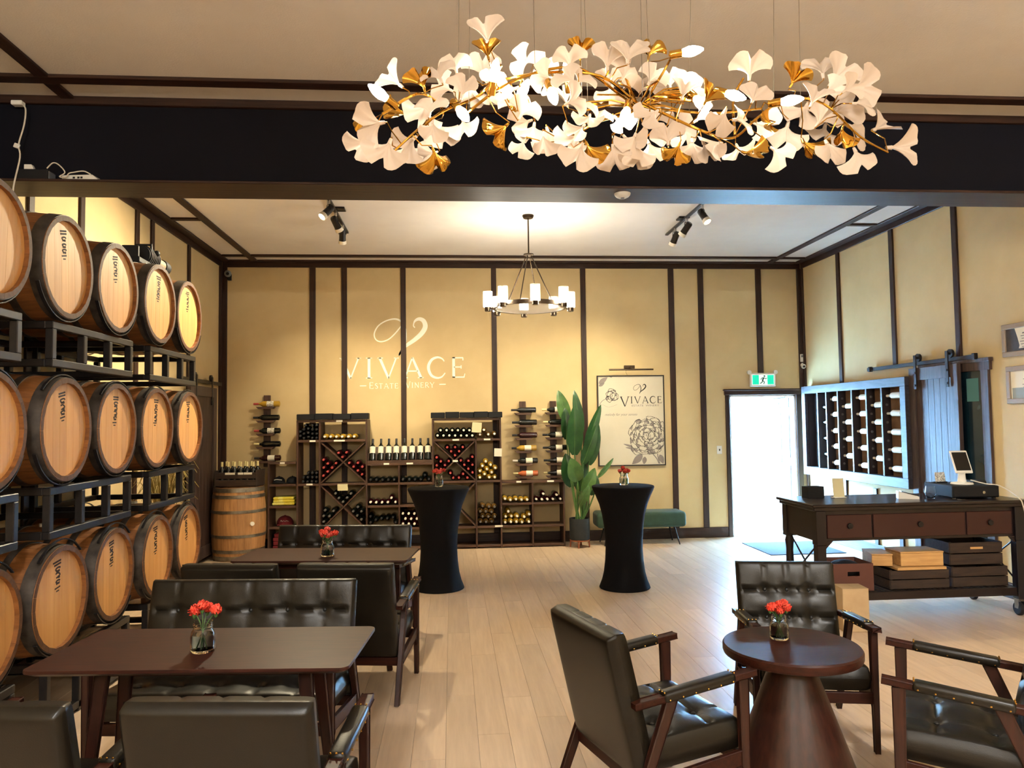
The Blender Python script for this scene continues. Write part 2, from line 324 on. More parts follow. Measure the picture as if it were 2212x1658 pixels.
# floor boards run from the camera towards the back wall
PW, PL = .168, 1.34
cols = []
x = XL
i = 0
while x < XR - .01:
    x1 = min(x + PW, XR); off = (i * .47 + random.random() * .25) % 1 * PL; y = Y0 - off
    while y < YB:
        a, b = max(y, Y0), min(y + PL, YB)
        if b - a > .05: cols.append((x, x1, a, b))
        y += PL
    x = x1; i += 1
def in_view(x0, x1, a, b):
    if b < 2.6: return False
    xm = (x0 + x1) / 2; ym = max(b, 2.7); return -.62 * ym - .35 < xm < .80 * ym + .3
pm = {}
vis = sorted([c for c in cols if in_view(*c)], key=lambda c: c[2])
near = set(vis[:296])
for c in vis[:296]:
    k = (round(c[1] - c[0], 3), round(c[3] - c[2], 2))
    if k not in pm: pm[k] = MB().box((0, 0, -.006), (k[0] - .0011, k[1] - .0011, .012), b=.0006).mesh('plank', 'plank_oak', smooth=0)
    ob('plank', pm[k], floor, ((c[0] + c[1]) / 2, (c[2] + c[3]) / 2, 0))
mb = MB()
for c in cols:
    if c not in near: mb.box(((c[0] + c[1]) / 2, (c[2] + c[3]) / 2, -.006), (c[1] - c[0] - .002, c[3] - c[2] - .002, .012))
o = mb.build('far_planks', 'plank_oak_far', floor, smooth=0); o['kind'] = 'stuff'

TN = [0]
def trim(a, b, m='trim_wood_v', bev=.004):
    TN[0] += 1; return struct(MB().span(a, b, bev).build('trim_%d' % TN[0], m, smooth=0))
T = .022
# uprights on the back wall
for x0, x1 in ((-1.902, -1.822), (-1.477, -1.403), (-.681, -.612), (.559, .629), (1.804, 1.876), (3.054, 3.134), (3.481, 3.561)): trim((x0, YB - T, .14), (x1, YB, ZC - .09))
trim((4.322, YB - T, 2.09), (4.404, YB, ZC - .09))
# uprights on the side walls
for y in (5.62, 6.37, 7.46, 7.83, 8.90): trim((XL, y - .037, .14), (XL + T, y + .037, ZC - .09))
for y in (9.12, 7.955, 6.896): trim((XR - T, y - .037, .14 if y > 8 else 2.2), (XR, y + .037, ZC - .09))
trim((XR - T, 8.41, .14), (XR, 8.484, .80)); trim((XR - T, 7.955 - .037, .14), (XR, 7.955 + .037, .80))
# corner posts
trim((XL, YB - .03, .14), (XL + .085, YB, ZC - .09)); trim((XL, YB - .1, .14), (XL + .03, YB - .03, ZC - .09))
trim((XR - .075, YB - .03, 2.06), (XR, YB, ZC - .09)); trim((XR - .03, YB - .075, .14), (XR, YB - .03, ZC - .09))
trim((XL, 4.99, .0), (XL + .11, 5.09, 3.25)); trim((XL, 4.93, 3.265), (XL + .09, 5.075, ZC - .06))
# boards where walls meet the ceiling
for y0, y1 in ((5.3, YB - .03),):
    trim((XL, y0, ZC - .09), (XL + T, y1, ZC), 'trim_wood_y'); trim((XL + T, y0, ZC - T), (XL + .12, y1, ZC), 'trim_wood_y')
    trim((XR - T, y0, ZC - .09), (XR, y1, ZC), 'trim_wood_y'); trim((XR - .12, y0, ZC - T), (XR - T, y1, ZC), 'trim_wood_y')
trim((XL + T, YB - T, ZC - .09), (XR - T, YB, ZC), 'trim_wood_x'); trim((XL + .12, YB - .09, ZC - T), (XR - .12, YB - T, ZC), 'trim_wood_x')
# the inner border on the ceiling
trim((-2.66, 5.3, ZC - T), (-2.575, YB - .09, ZC), 'trim_wood_y'); trim((4.47, 5.3, ZC - T), (4.55, YB - .09, ZC), 'trim_wood_y')
trim((-2.575, 9.74, ZC - T), (4.47, 9.83, ZC), 'trim_wood_x')
for y in (8.05, 9.79): trim((XL + .12, y - .035, ZC - T), (-2.66, y + .035, ZC), 'trim_wood_x'); trim((4.55, y - .03, ZC - T), (XR - .12, y + .03, ZC), 'trim_wood_x')
trim((XL, 4.74, ZC - T), (XR, 4.84, ZC), 'trim_wood_x')
trim((-2.575, Y0, ZC - T), (-2.49, 4.74, ZC), 'trim_wood_y'); trim((-2.575, 4.84, ZC - T), (-2.49, 5.06, ZC), 'trim_wood_y')
trim((XL, 5.055, ZC - .055), (XR, 5.09, ZC), 'trim_wood_x')
# lintel between the two halves of the room
struct(MB().span((XL, 5.09, 3.262), (XR, 5.30, ZC)).build('trim_%d' % 90, 'navy_paint', smooth=0))
trim((XL, 4.955, 3.243), (XR, 5.30, 3.262), 'trim_wood_x')
# skirting boards
for nm, a, b in (('baseboard_back', (XL + .1, YB - .02, 0), (DX0 - .065, YB, .14)), ('baseboard_left', (XL, Y0, 0), (XL + .02, YB - .1, .14)), ('baseboard_right', (XR - .02, Y0, 0), (XR, YB - .08, .14))):
    struct(MB().span(a, b, .004).build(nm, 'trim_wood_x' if 'back' in nm else 'trim_wood_y', smooth=0))
# doorway with the leaf swung outwards
door = struct(ob('door_1', None))
for a, b in (((DX0 - .06, YB - .025, 0), (DX0, YB, DZ + .01)), ((DX1 + .005, YB - .025, 0), (DX1 + .08, YB, DZ + .01))): MB().span(a, b, .004).build('casing', 'trim_wood_v', door, 0)
MB().span((DX0 - .075, YB - .03, DZ), (DX1 + .085, YB, DZ + .075), .005).build('casing_head', 'trim_wood_x', door, 0)
MB().span((DX0 - .09, YB - .045, DZ + .06), (DX1 + .1, YB - .005, DZ + .085), .004).build('casing_cap', 'trim_wood_x', door, 0)
for x in (DX0, DX1 - .025): MB().span((x, YB, 0), (x + .025, YB + .16, DZ)).build('jamb', 'door_white', door, 0)
MB().span((DX0, YB, DZ - .025), (DX1, YB + .16, DZ)).build('jamb_head', 'door_white', door, 0)
MB().span((DX0, YB - .01, -.005), (DX1, YB + .2, .015), .004).build('threshold', 'chrome', door, 0)
lw = DX1 - DX0 - .06
leaf = ob('door_leaf', None, door, (DX1 - .03, YB + .15, .02), (0, 0, R(-42)))
mb = MB()
for a, b in (((-lw, -.02, 0), (0, .02, .22)), ((-lw, -.02, .82), (0, .02, 1.0)), ((-lw, -.02, 1.78), (0, .02, 1.92)), ((-lw, -.02, .22), (-lw + .12, .02, 1.78)), ((-.12, -.02, .22), (0, .02, 1.78)), ((-lw / 2 - .05, -.018, .22), (-lw / 2 + .05, .018, .82))): mb.span(a, b)
for x0, x1 in ((-lw + .12, -lw / 2 - .05), (-lw / 2 + .05, -.12)): mb.span((x0, -.008, .22), (x1, .008, .82)); mb.box(((x0 + x1) / 2, 0, .52), (x1 - x0 - .08, .03, .5), b=.01)
mb.build('leaf_frame', 'door_white', leaf, 0)
MB().span((-lw + .12, -.004, 1.0), (-.12, .004, 1.78)).build('pane', 'window_glass', leaf, 0)
mb = MB()
for a, b in (((-lw + .11, -.026, .99), (-.11, .026, 1.015)), ((-lw + .11, -.026, 1.765), (-.11, .026, 1.79)), ((-lw + .11, -.026, .99), (-lw + .135, .026, 1.79)), ((-.135, -.026, .99), (-.11, .026, 1.79))): mb.span(a, b)
mb.build('pane_bead', 'gray_plastic', leaf, 0)
MB().span((-lw + .03, -.03, .86), (-lw + .085, -.02, 1.1), .004).tube([(-lw + .06, -.03, 1.0), (-lw + .06, -.07, 1.0), (-lw + .16, -.07, 1.0)], .01).build('handle', 'chrome', leaf)
MB().cyl((-lw + .06, -.035, .74), .03, .03, 16, 'Y').build('deadbolt', 'chrome', leaf)
MB().tube([(-lw + .2, -.03, .16), (-lw + .2, -.06, .1), (-lw + .24, -.09, .01)], .012).ball((-lw + .245, -.09, .012), .018).build('door_stop', 'gray_plastic', leaf)
MB().span((-.42, -.07, 1.82), (-.12, -.02, 1.88), .006).tube([(-.36, -.05, 1.89), (-.15, -.2, 1.9), (.0, -.12, 1.92)], .01).build('door_closer', 'gray_plastic', leaf)
for z in (.2, 1.0, 1.72): MB().cyl((DX1 - .028, YB + .13, z + .02), .012, .1, 10).build('hinge', 'chrome', door)

# outside
struct(MB().span((-6, YB + .3, -.1), (16, 30, -.03)).build('ground_outside', 'concrete', smooth=0))

# ------------------------------------------------------------------ barrels and their steel racks
RH, RB, BL = .287, .316, .88
def brad(x): return RH + (RB - RH) * (1 - (x / (BL / 2)) ** 2)
NS = 24
def stave_mesh(m):
    pts = []; xs = [(-.5 + i / 8) * BL for i in range(9)]; h = PI / NS * .985
    for x in xs:
        r = brad(x); q = r - .026
        pts += [(x, r * math.sin(a), r * math.cos(a)) for a in (-h, 0, h)] + [(x, q * math.sin(a), q * math.cos(a)) for a in (h, -h)]
    mb = MB(); mb.m = 1; fs = []; mb.add(pts, [(4, 3, 2, 1, 0), tuple(40 + i for i in range(5))]); mb.m = 0
    for i in range(8): fs += [(i * 5 + j, i * 5 + (j + 1) % 5, (i + 1) * 5 + (j + 1) % 5, (i + 1) * 5 + j) for j in range(5)]
    mb.f += fs; mb.mi += [0] * len(fs); return mb.mesh('stave', [m, 'stave_end'], 40)
def hoop_mesh(x0, x1, m):
    MX = Matrix.Rotation(PI / 2, 4, 'Y')
    return MB().lathe([(brad(x0) + .0005, x0), (brad(x0) + .004, x0), (brad((x0 + x1) / 2) + .0045, (x0 + x1) / 2), (brad(x1) + .004, x1), (brad(x1) + .0005, x1)], 48, MX, closed=True).mesh('hoop', m, 50)
def head_boards(m, r=.262, t=.02, n=7, xo=0):
    out = []; w = 2 * r / n
    for i in range(n):
        y0, y1 = -r + i * w + .0007, -r + (i + 1) * w - .0007; up = []; dn = []
        for j in range(7):
            y = y0 + (y1 - y0) * j / 6; z = math.sqrt(max(0, r * r - y * y)); up.append((y, max(z, .002))); dn.append((y, -max(z, .002)))
        out.append(MB().prism(up + dn[::-1], t, Matrix(((0, 0, 1, xo), (1, 0, 0, 0), (0, 1, 0, 0), (0, 0, 0, 1)))).mesh('head_board', m, 0))
    return out
SV, SVW = stave_mesh('stave_oak'), stave_mesh('weathered_oak')
HOOPS = [(BL / 2 - .07, BL / 2 - .004), (.235, .275), (.10, .135)]
HM = [hoop_mesh(a, b, 'hoop_steel') for a, b in HOOPS]; HG = [hoop_mesh(a, b, 'hoop_galv') for a, b in ((BL / 2 - .055, BL / 2 - .004), (BL / 2 - .13, BL / 2 - .09), (.13, .165))]
HB = head_boards('head_oak', xo=BL / 2 - .045)
def scrawl(seed):
    rr = random.Random(seed); mb = MB(); to3 = lambda x, y, h: (BL / 2 - .0248 + h, x * 1.45, .2 + (y - .2) * 1.1); z = .2; s = .011
    for k in range(2): ribbon(mb, [(-.03 + rr.uniform(-.006, .006), z - k * .014), (.022, z + .007 - k * .014)], .009, .0006, to3)
    z -= .035
    for k in range(rr.choice((3, 4))):
        c = rr.random()
        if c < .6:
            n = 10; a = rr.uniform(.011, .016); ribbon(mb, [(a * 1.2 * math.cos(2 * PI * i / n), z + a * .8 * math.sin(2 * PI * i / n) + .2 * a * math.cos(i)) for i in range(n)], s * .8, .0006, to3)
        else: ribbon(mb, sp2([(-.016, z + .008), (.0, z + .012), (.015, z), (-.004, z - .01), (.014, z - .012)], 3), s * .75, .0006, to3)
        ribbon(mb, [(-.012, z - .012), (.012, z - .004)], s * .7, .0006, to3); z -= rr.uniform(.026, .034)
    ribbon(mb, [(-.022, z), (.016, z + .006)], s * .7, .0006, to3); ribbon(mb, [(-.012, z - .014), (.008, z - .012)], s * .6, .0006, to3)
    return mb.mesh('handwriting', 'ink', 0)
BUNG = MB().cyl((0, 0, RB + .006), .026, .02, 14).mesh('bung', 'cap_white')
def make_barrel(sv, hoops, standing=False):
    t = ob('barrel', None)
    for i in range(NS): ob('stave', sv, t, None, (2 * PI * (i + .5) / NS, 0, 0))
    for h in hoops:
        ob('hoop', h, t); ob('hoop', h, t, None, (0, 0, PI))
    for b in HB: ob('head_board', b, t)
    MB().cyl((-BL / 2 + .03, 0, 0), .262, .02, 32, 'X').build('back_head', 'head_oak', t)
    ob('bung', BUNG, t, None, (0, 0, 0))
    return t
proto = make_barrel(SV, HM)
BY = [3.67, 4.34, 5.00, 5.655, 6.31]; BZ = [.707, 1.638, 2.552]; BX = -2.15 - BL / 2
rown = ['bottom', 'middle', 'top']; coln = ['leftmost, cut by the picture edge', 'second from the left', 'third from the left', 'fourth from the left', 'farthest from us']
extra = {(0, 1): ', behind the near table'}
first = True
for r in range(3):
    for c in range(5):
        o = proto if first else copy_tree(proto); first = False
        o.location = (BX + random.uniform(-.012, .012), BY[c], BZ[r]); o.rotation_euler = (random.uniform(-.06, .06), 0, random.uniform(-.02, .02))
        tag(o, 'oak wine barrel in the %s row, %s' % (rown[r], coln[c]), 'barrel', 'oak barrels stacked three high on steel racks')
        if c: ob('handwriting', scrawl(r * 9 + c), o, None, (random.uniform(-.1, .1), 0, 0))
# standing barrel in the corner
sb = make_barrel(SVW, HG, True); sb.location = (-2.665, 9.58, .445); sb.rotation_euler = (0, -PI / 2, R(133)); sb.scale = (1.0, 1.03, 1.03)
tag(sb, 'weathered upright barrel in the far corner with a white bung, carrying the bottle crate', 'barrel')
# racks: one under each pair of barrels on each level
def make_rack(y0, y1, z0, z1, centres, zc, label, feet=False):
    t = thing('barrel_rack', label, 'rack', (0, 0, 0), 0, 'black steel barrel racks'); xf, xb = -2.2, -2.98; w = .042
    for x, nm in ((xf, 'front'), (xb, 'rear')):
        for z in (z0 + w / 2, z1 - w / 2): MB().span((x - w / 2, y0, z - w / 2), (x + w / 2, y1, z + w / 2), .004).build('rail', 'black_steel', t, 0)
        ys = [y0 + w / 2, y0 + (y1 - y0) * .36, y0 + (y1 - y0) * .68, y1 - w / 2]
        for k, y in enumerate(ys):
            lo = z0 + w if not feet else 0; 
            MB().span((x - w / 2, y - w / 2, lo), (x + w / 2, y + w / 2, z1 - w), .004).build('post', 'black_steel', t, 0)
    for y in (y0 + w / 2, y1 - w / 2):
        for z in (z0 + w / 2, z1 - w / 2): MB().span((xb + w / 2, y - w / 2, z - w / 2), (xf - w / 2, y + w / 2, z + w / 2), .004).build('side_rail', 'black_steel', t, 0)
    for yc in centres:
        for x in (xf + .03, xb + .0):
            r = brad(x - BX) + .017; a = 1.15 if not feet else .9
            ribbon_pts = [(yc + r * math.sin(u), zc - r * math.cos(u)) for u in [(-a + 2 * a * i / 14) for i in range(15)]]
            mb = MB(); ribbon(mb, ribbon_pts, .006, .02, lambda p, q, h, x=x: (x - .01 + h, p, q)); mb.build('cradle', 'black_steel', t)
    if not feet:
        for yc in centres:
            for x in (xf + .03, xb):
                pts = [(yc + (brad(x - BX) + .018) * math.sin(u), zc - .915 + (brad(x - BX) + .018) * math.cos(u)) for u in [(-.8 + 1.6 * i / 12) for i in range(13)]]
                mb = MB(); ribbon(mb, pts, .006, .014, lambda p, q, h, x=x: (x - .007 + h, p, q)); mb.build('cradle', 'black_steel', t)
    return t
pairs = [(3.02 + .1, 3.95, (3.67,), 'nearest, cut by the picture edge'), (4.24, 5.27, (4.34, 5.00), 'in the middle of its row'), (5.56, 6.52, (5.655, 6.31), 'at the far end of its row')]
for y0, y1, cs, wh in pairs:
    make_rack(y0, y1, 1.985, 2.236, cs, 2.552, 'black steel rack under the top row of barrels, ' + wh)
    make_rack(y0, y1, 1.04, 1.322, cs, 1.638, 'black steel rack under the middle row of barrels, ' + wh)
    make_rack(y0, y1, .02, .378, cs, .707, 'black floor rack under the bottom barrels, ' + wh, True)

# projector lying on the fourth top barrel, aimed at the back wall
pz = BZ[2] + RB
t = thing('gobo_projector', 'black logo projector lying on a barrel of the top row', 'projector', (-2.40, 6.0, pz + .03), R(2)); t.scale = (1.5, 1.7, 1.5)
MB().box((0, -.12, .0), (.10, .14, .03), b=.004).box((0, -.17, .035), (.08, .02, .075), b=.004).build('base', 'black_plastic', t)
mb = MB()
mb.lathe([(.05, 0), (.05, .14)], 24, Matrix.Translation((0, -.06, .055)) @ Matrix.Rotation(-PI / 2, 4, 'X'))
for k in range(7): mb.lathe([(.056, .01 + k * .018), (.056, .017 + k * .018)], 24, Matrix.Translation((0, -.06, .055)) @ Matrix.Rotation(-PI / 2, 4, 'X'))
mb.build('housing', 'black_plastic', t)
MB().lathe([(.033, 0), (.033, .12)], 20, Matrix.Translation((0, .08, .055)) @ Matrix.Rotation(-PI / 2, 4, 'X')).build('barrel_tube', 'silver_frame', t)
MB().lathe([(.03, .015), (.038, 0), (.04, .03), (.038, .06), (.028, .062), (.026, .05)], 20, Matrix.Translation((0, .2, .055)) @ Matrix.Rotation(-PI / 2, 4, 'X')).build('lens_ring', 'black_plastic', t)
MB().tube([(.04, -.02, .055), (.04, -.02, .115), (-.04, -.02, .115), (-.04, -.02, .055)], .007).ball((.052, .02, .08), .016).build('bracket', 'black_plastic', t)
MB().box((0, -.05, -.012), (.12, .16, .012)).build('paper_wedge', 'paper', t, 0)

# ------------------------------------------------------------------ left wall: barn door, rail, pampas grass
bd = struct(ob('door_2', None))
yb0, yb1 = 8.75, 9.70; n = 6
for i in range(n): MB().span((XL + .05, yb0 + .12 + i * (yb1 - yb0 - .24) / n + .001, .06), (XL + .078, yb0 + .12 + (i + 1) * (yb1 - yb0 - .24) / n - .001, 2.12), .002).build('board', 'barn_wood', bd, 0)
for a, b in (((XL + .05, yb0, .06), (XL + .095, yb0 + .12, 2.12)), ((XL + .05, yb1 - .12, .06), (XL + .095, yb1, 2.12)), ((XL + .078, yb0 + .12, 2.0), (XL + .095, yb1 - .12, 2.12)), ((XL + .078, yb0 + .12, .06), (XL + .095, yb1 - .12, .2))): MB().span(a, b, .003).build('door_frame', 'barn_frame', bd, 0)
MB().span((XL + .06, 8.5, 2.16), (XL + .072, 9.98, 2.205), .002).build('rail', 'black_steel', bd, 0)
for y in (8.95, 9.52):
    MB().cyl((XL + .075, y, 2.235), .042, .022, 20, 'X').build('roller', 'black_steel', bd)
    MB().span((XL + .088, y - .02, 1.9), (XL + .1, y + .02, 2.25), .002).build('hanger', 'black_steel', bd, 0)
for y in (8.6, 9.9): MB().cyl((XL + .03, y, 2.18), .012, .06, 10, 'X').build('standoff', 'black_steel', bd)
trim((XL, 9.74, 0), (XL + .03, 9.83, 2.1)).data.materials[0] = MT('wall_paint')
def blades(cx, cy, z0, n, h, spread, r, seed):
    rr = random.Random(seed); mb = MB()
    for i in range(n):
        a = rr.uniform(0, 2 * PI); d = rr.uniform(.2, 1) * spread; hh = h * rr.uniform(.6, 1)
        p = [(cx + rr.uniform(-.03, .03), cy + rr.uniform(-.03, .03), z0), (cx + d * .3 * math.cos(a), cy + d * .3 * math.sin(a), z0 + hh * .6), (cx + d * .75 * math.cos(a), cy + d * .75 * math.sin(a), z0 + hh), (cx + d * 1.2 * math.cos(a), cy + d * 1.2 * math.sin(a), z0 + hh * .86)]
        mb.tube(smooth_path(p, 4), r, 4, r2=r * .35)
    return mb
g = thing('ornamental_grass', 'tall dry ornamental grass in a basket behind the barrel racks', 'plant', (0, 0, 0))
blades(-2.72, 7.25, .42, 110, .95, .30, .006, 3).build('blades', 'pampas', g)['kind'] = 'stuff'
MB().lathe([(.15, .0), (.17, .02), (.19, .42), (.18, .43), (.165, .4), (.15, .38), (.02, .38)], 24, Matrix.Translation((-2.72, 7.25, 0))).build('basket', 'trim_wood', g)
sc = thing('security_camera', 'small dome-eyed security camera high in the back left corner', 'camera', (XL + .12, YB - .1, 3.63))
MB().box((0, .07, .0), (.05, .03, .09), b=.006).tube([(0, .05, .0), (0, .0, .02)], .012).build('mount', 'black_plastic', sc)
MB().ball((0, -.015, .03), .045, 16, 10).build('eyeball', 'gray_plastic', sc); MB().cyl((.01, -.058, .022), .02, .01, 14, 'Y').build('lens', 'black_plastic', sc)

# ------------------------------------------------------------------ wine bottles
def bottle_mesh(m, r=.0375, h=.31, kind=0):
    if kind == 0: P = [(.0, .012), (r * .7, .0), (r, .006), (r, h * .62), (r * .93, h * .67), (r * .5, h * .74), (.0135, h * .80), (.013, h * .985), (.0, h * .99)]
    else: P = [(.0, .012), (r * .7, .0), (r, .006), (r, h * .45), (r * .9, h * .55), (r * .62, h * .68), (.015, h * .8), (.0135, h * .985), (.0, h * .99)]
    return MB().lathe(P, 18, cap=False).mesh('bottle', m, 50)
def cap_mesh(m, h=.31): return MB().lathe([(.0142, h * .80), (.0146, h * .82), (.0146, h), (.013, h + .001), (.0, h + .0012)], 16, cap=False).mesh('capsule', m, 50)
def label_mesh(m, r=.0375, z0=.05, z1=.14, a=1.35):
    mb = MB(); n = 12; pts = []
    for i in range(n + 1):
        u = -PI / 2 - a + 2 * a * i / n
        pts += [((r + .0006) * math.cos(u), (r + .0006) * math.sin(u), z0), ((r + .0006) * math.cos(u), (r + .0006) * math.sin(u), z1)]
    return mb.grid(pts, n + 1, 2).mesh('label', m, 60)
BM, CM, LM = {}, {}, {}
def bottle(glass, cap, loc, rot, label, group, lab=None, r=.0375, h=.31, kind=0, zlab=(.05, .14), a=1.35):
    k = (glass, r, h, kind)
    if k not in BM: BM[k] = bottle_mesh(glass, r, h, kind)
    if (cap, h) not in CM: CM[(cap, h)] = cap_mesh(cap, h)
    o = ob('wine_bottle', BM[k], None, loc, rot); tag(o, label, 'bottle', group); ob('capsule', CM[(cap, h)], o)
    if lab:
        q = (lab, r, zlab, a)
        if q not in LM: LM[q] = label_mesh(lab, r, *zlab, a)
        ob('label', LM[q], o)
    return o
BOT = dict(
    sm1=[(-1.885,1.600),(-1.784,1.598),(-1.729,1.598),(-1.899,1.558),(-1.844,1.557),(-1.789,1.556),(-1.733,1.556),(-1.917,1.516),(-1.867,1.516),(-1.816,1.515),(-1.761,1.514),(-1.710,1.513),(-1.926,1.470),(-1.885,1.469),(-1.839,1.468),(-1.789,1.468),(-1.733,1.467)],
    sm2=[(-1.811,1.003),(-1.766,1.002),(-1.720,1.001),(-1.880,0.958),(-1.825,0.957),(-1.770,0.956),(-1.720,0.955),(-1.903,0.912),(-1.848,0.911),(-1.793,0.910),(-1.738,0.909)],
    gold1=[(-1.637,1.484),(-1.563,1.483),(-1.489,1.482),(-1.416,1.481),(-1.337,1.480),(-1.263,1.478)],
    redA=[(-1.656,1.186),(-1.600,1.138),(-1.495,1.141),(-1.651,1.085),(-1.545,1.083),(-1.601,1.031),(-1.651,0.981)],
    redB=[(-1.326,1.138),(-1.218,1.136),(-1.278,1.084),(-1.170,1.082),(-1.224,1.031),(-1.172,0.981)],
    redC=[(-1.462,1.271),(-1.361,1.276),(-1.416,1.219)],
    xlA=[(-1.500,0.751),(-1.306,0.746),(-1.463,0.689),(-1.362,0.687),(-1.413,0.642)],
    xlB=[(-1.638,0.517),(-1.528,0.529),(-1.601,0.461),(-1.652,0.411),(-1.647,0.471)],
    xlC=[(-1.219,0.573),(-1.279,0.518),(-1.173,0.516),(-1.229,0.461),(-1.178,0.409)],
    m1=[(-1.056,0.918),(-0.982,0.917),(-0.903,0.915),(-0.829,0.914),(-0.754,0.912)],
    m2=[(-0.638,0.915),(-0.558,0.913),(-0.484,0.912),(-0.409,0.910),(-0.305,0.908),(-0.357,0.965)],
    m3=[(-1.071,0.630),(-0.997,0.628),(-0.923,0.626),(-0.846,0.625),(-0.735,0.622),(-0.793,0.677)],
    m4=[(-1.067,0.448),(-0.994,0.400),(-0.919,0.417),(-0.845,0.420),(-0.771,0.418),(-1.058,0.378),(-0.720,0.375)],
    m5=[(-0.645,0.471),(-0.571,0.469),(-0.501,0.467),(-0.431,0.466),(-0.613,0.409),(-0.538,0.408),(-0.468,0.406),(-0.394,0.404),(-0.646,0.345),(-0.571,0.343),(-0.501,0.341),(-0.432,0.340)],
    disp=[(-1.037,1.161),(-0.930,1.159),(-0.828,1.157),(-0.730,1.155),(-0.624,1.154),(-0.522,1.152),(-0.416,1.150),(-0.316,1.148)],
    t1=[(-0.148,1.545),(-0.069,1.544),(0.005,1.543),(0.079,1.542),(0.155,1.541),(0.229,1.540)],
    t2=[(-0.187,1.477),(-0.110,1.476),(-0.034,1.475),(0.042,1.473),(0.119,1.472),(0.193,1.471),(0.267,1.470)],
    ros=[(0.419,1.542),(0.362,1.483),(0.476,1.483),(0.558,1.489)],
    tC=[(-0.063,1.320),(0.039,1.318),(0.139,1.320),(-0.012,1.270),(0.090,1.268),(0.038,1.215)],
    tA=[(-0.200,1.190),(-0.148,1.139),(-0.048,1.137),(-0.201,1.086),(-0.100,1.087),(-0.149,1.033),(-0.202,0.980)],
    tB=[(0.269,1.186),(0.121,1.137),(0.222,1.135),(0.172,1.082),(0.273,1.080),(0.224,1.029),(0.272,0.978)],
    tD=[(-0.024,0.984),(0.012,0.923),(0.086,0.922),(0.144,0.966),(0.208,0.923)],
    g2=[(0.438,1.128),(0.394,1.070),(0.501,1.084),(0.558,1.039),(0.360,1.005),(0.454,1.027),(0.514,0.982),(0.420,0.962),(0.361,0.918),(0.477,0.920),(0.551,0.918)],
    br=[(0.388,0.538),(0.473,0.531),(0.546,0.535),(0.354,0.480),(0.425,0.483),(0.502,0.471),(0.386,0.414),(0.457,0.407),(0.545,0.410),(0.336,0.355),(0.424,0.348),(0.500,0.346)],
    g3=[(0.665,0.625),(0.734,0.623),(0.806,0.622),(0.880,0.620),(0.949,0.618)],
    dk=[(1.077,0.621),(1.152,0.619),(1.224,0.618),(1.298,0.616),(1.417,0.614),(1.188,0.681),(1.358,0.661)],
    g4=[(0.729,0.465),(0.693,0.401),(0.764,0.401),(0.836,0.403),(0.935,0.379),(0.991,0.416),(0.661,0.340),(0.734,0.338),(0.804,0.336),(0.876,0.335),(0.995,0.332)],)

NECK = 9.735      # where the necks of the lying bottles end
CELL = {}       # pile: (keys, x0, x1, shelf height, lattice box)
for ks, x0, x1, z0, lat in ((('sm1',), -1.974, -1.713, 1.443, None), (('sm2',), -1.974, -1.713, .885, None), (('gold1',), -1.691, -1.117, 1.443, None), (('redA', 'redB', 'redC'), -1.691, -1.117, .885, (.887, 1.412)), (('xlA', 'xlB', 'xlC'), -1.691, -1.117, .29, (.292, .853)),
        (('m1',), -1.094, -.70, .876, None), (('m2',), -.68, -.262, .876, None), (('m3',), -1.094, -.70, .588, None), (('m4',), -1.094, -.70, .295, None), (('m5',), -.68, -.262, .295, None), (('t1', 't2'), -.239, .33, 1.43, None), (('ros',), .33, .625, 1.43, None),
        (('tA', 'tB', 'tC', 'tD'), -.239, .301, .885, (.887, 1.398)), (('g2',), .323, .625, .885, None), (('br',), .323, .625, .292, None), (('g3',), .648, 1.039, .583, None), (('dk',), 1.061, 1.455, .583, None), (('g4',), .648, 1.039, .292, None)):
    for k in ks: CELL[k] = (ks, x0, x1, z0, lat)
SETTLED = {}
def settle(ks, x0, x1, z0, lat):      # push the bottles of one cell apart until none cuts another, the boards or the shelf
    r = .0265 if ks[0][:2] == 'sm' else .0362; P = [[x, z] for k in ks for x, z in BOT[k]]; n = len(P); lines = []
    if lat:
        for a, b in (((x0, lat[0]), (x1, lat[1])), ((x0, lat[1]), (x1, lat[0]))):
            d = Vector((b[0] - a[0], b[1] - a[1])).normalized(); nx, nz = -d.y, d.x; lines.append((a, nx, nz, [1 if (p[0] - a[0]) * nx + (p[1] - a[1]) * nz > 0 else -1 for p in P]))
    for _ in range(260):
        for i in range(n):
            for j in range(i):
                dx, dz = P[i][0] - P[j][0], P[i][1] - P[j][1]; l = math.hypot(dx, dz) or 1e-4; o = 2 * r + .0012 - l
                if o > 0: dx *= o / l / 2; dz *= o / l / 2; P[i][0] += dx; P[i][1] += dz; P[j][0] -= dx; P[j][1] -= dz
        for i, p in enumerate(P):
            for a, nx, nz, sg in lines:
                s = ((p[0] - a[0]) * nx + (p[1] - a[1]) * nz) * sg[i]; o = r + .0105 - s
                if o > 0: p[0] += nx * sg[i] * o; p[1] += nz * sg[i] * o
            p[0] = min(max(p[0], x0 + r + .001), x1 - r - .001); p[1] = max(p[1], z0 + r + .001)
    i = 0
    for k in ks: SETTLED[k] = [tuple(P[i + q]) for q in range(len(BOT[k]))]; i += len(BOT[k])
for k in list(CELL):
    if k not in SETTLED: settle(*CELL[k])
OR = ['first', 'second', 'third', 'fourth', 'fifth', 'sixth', 'seventh']
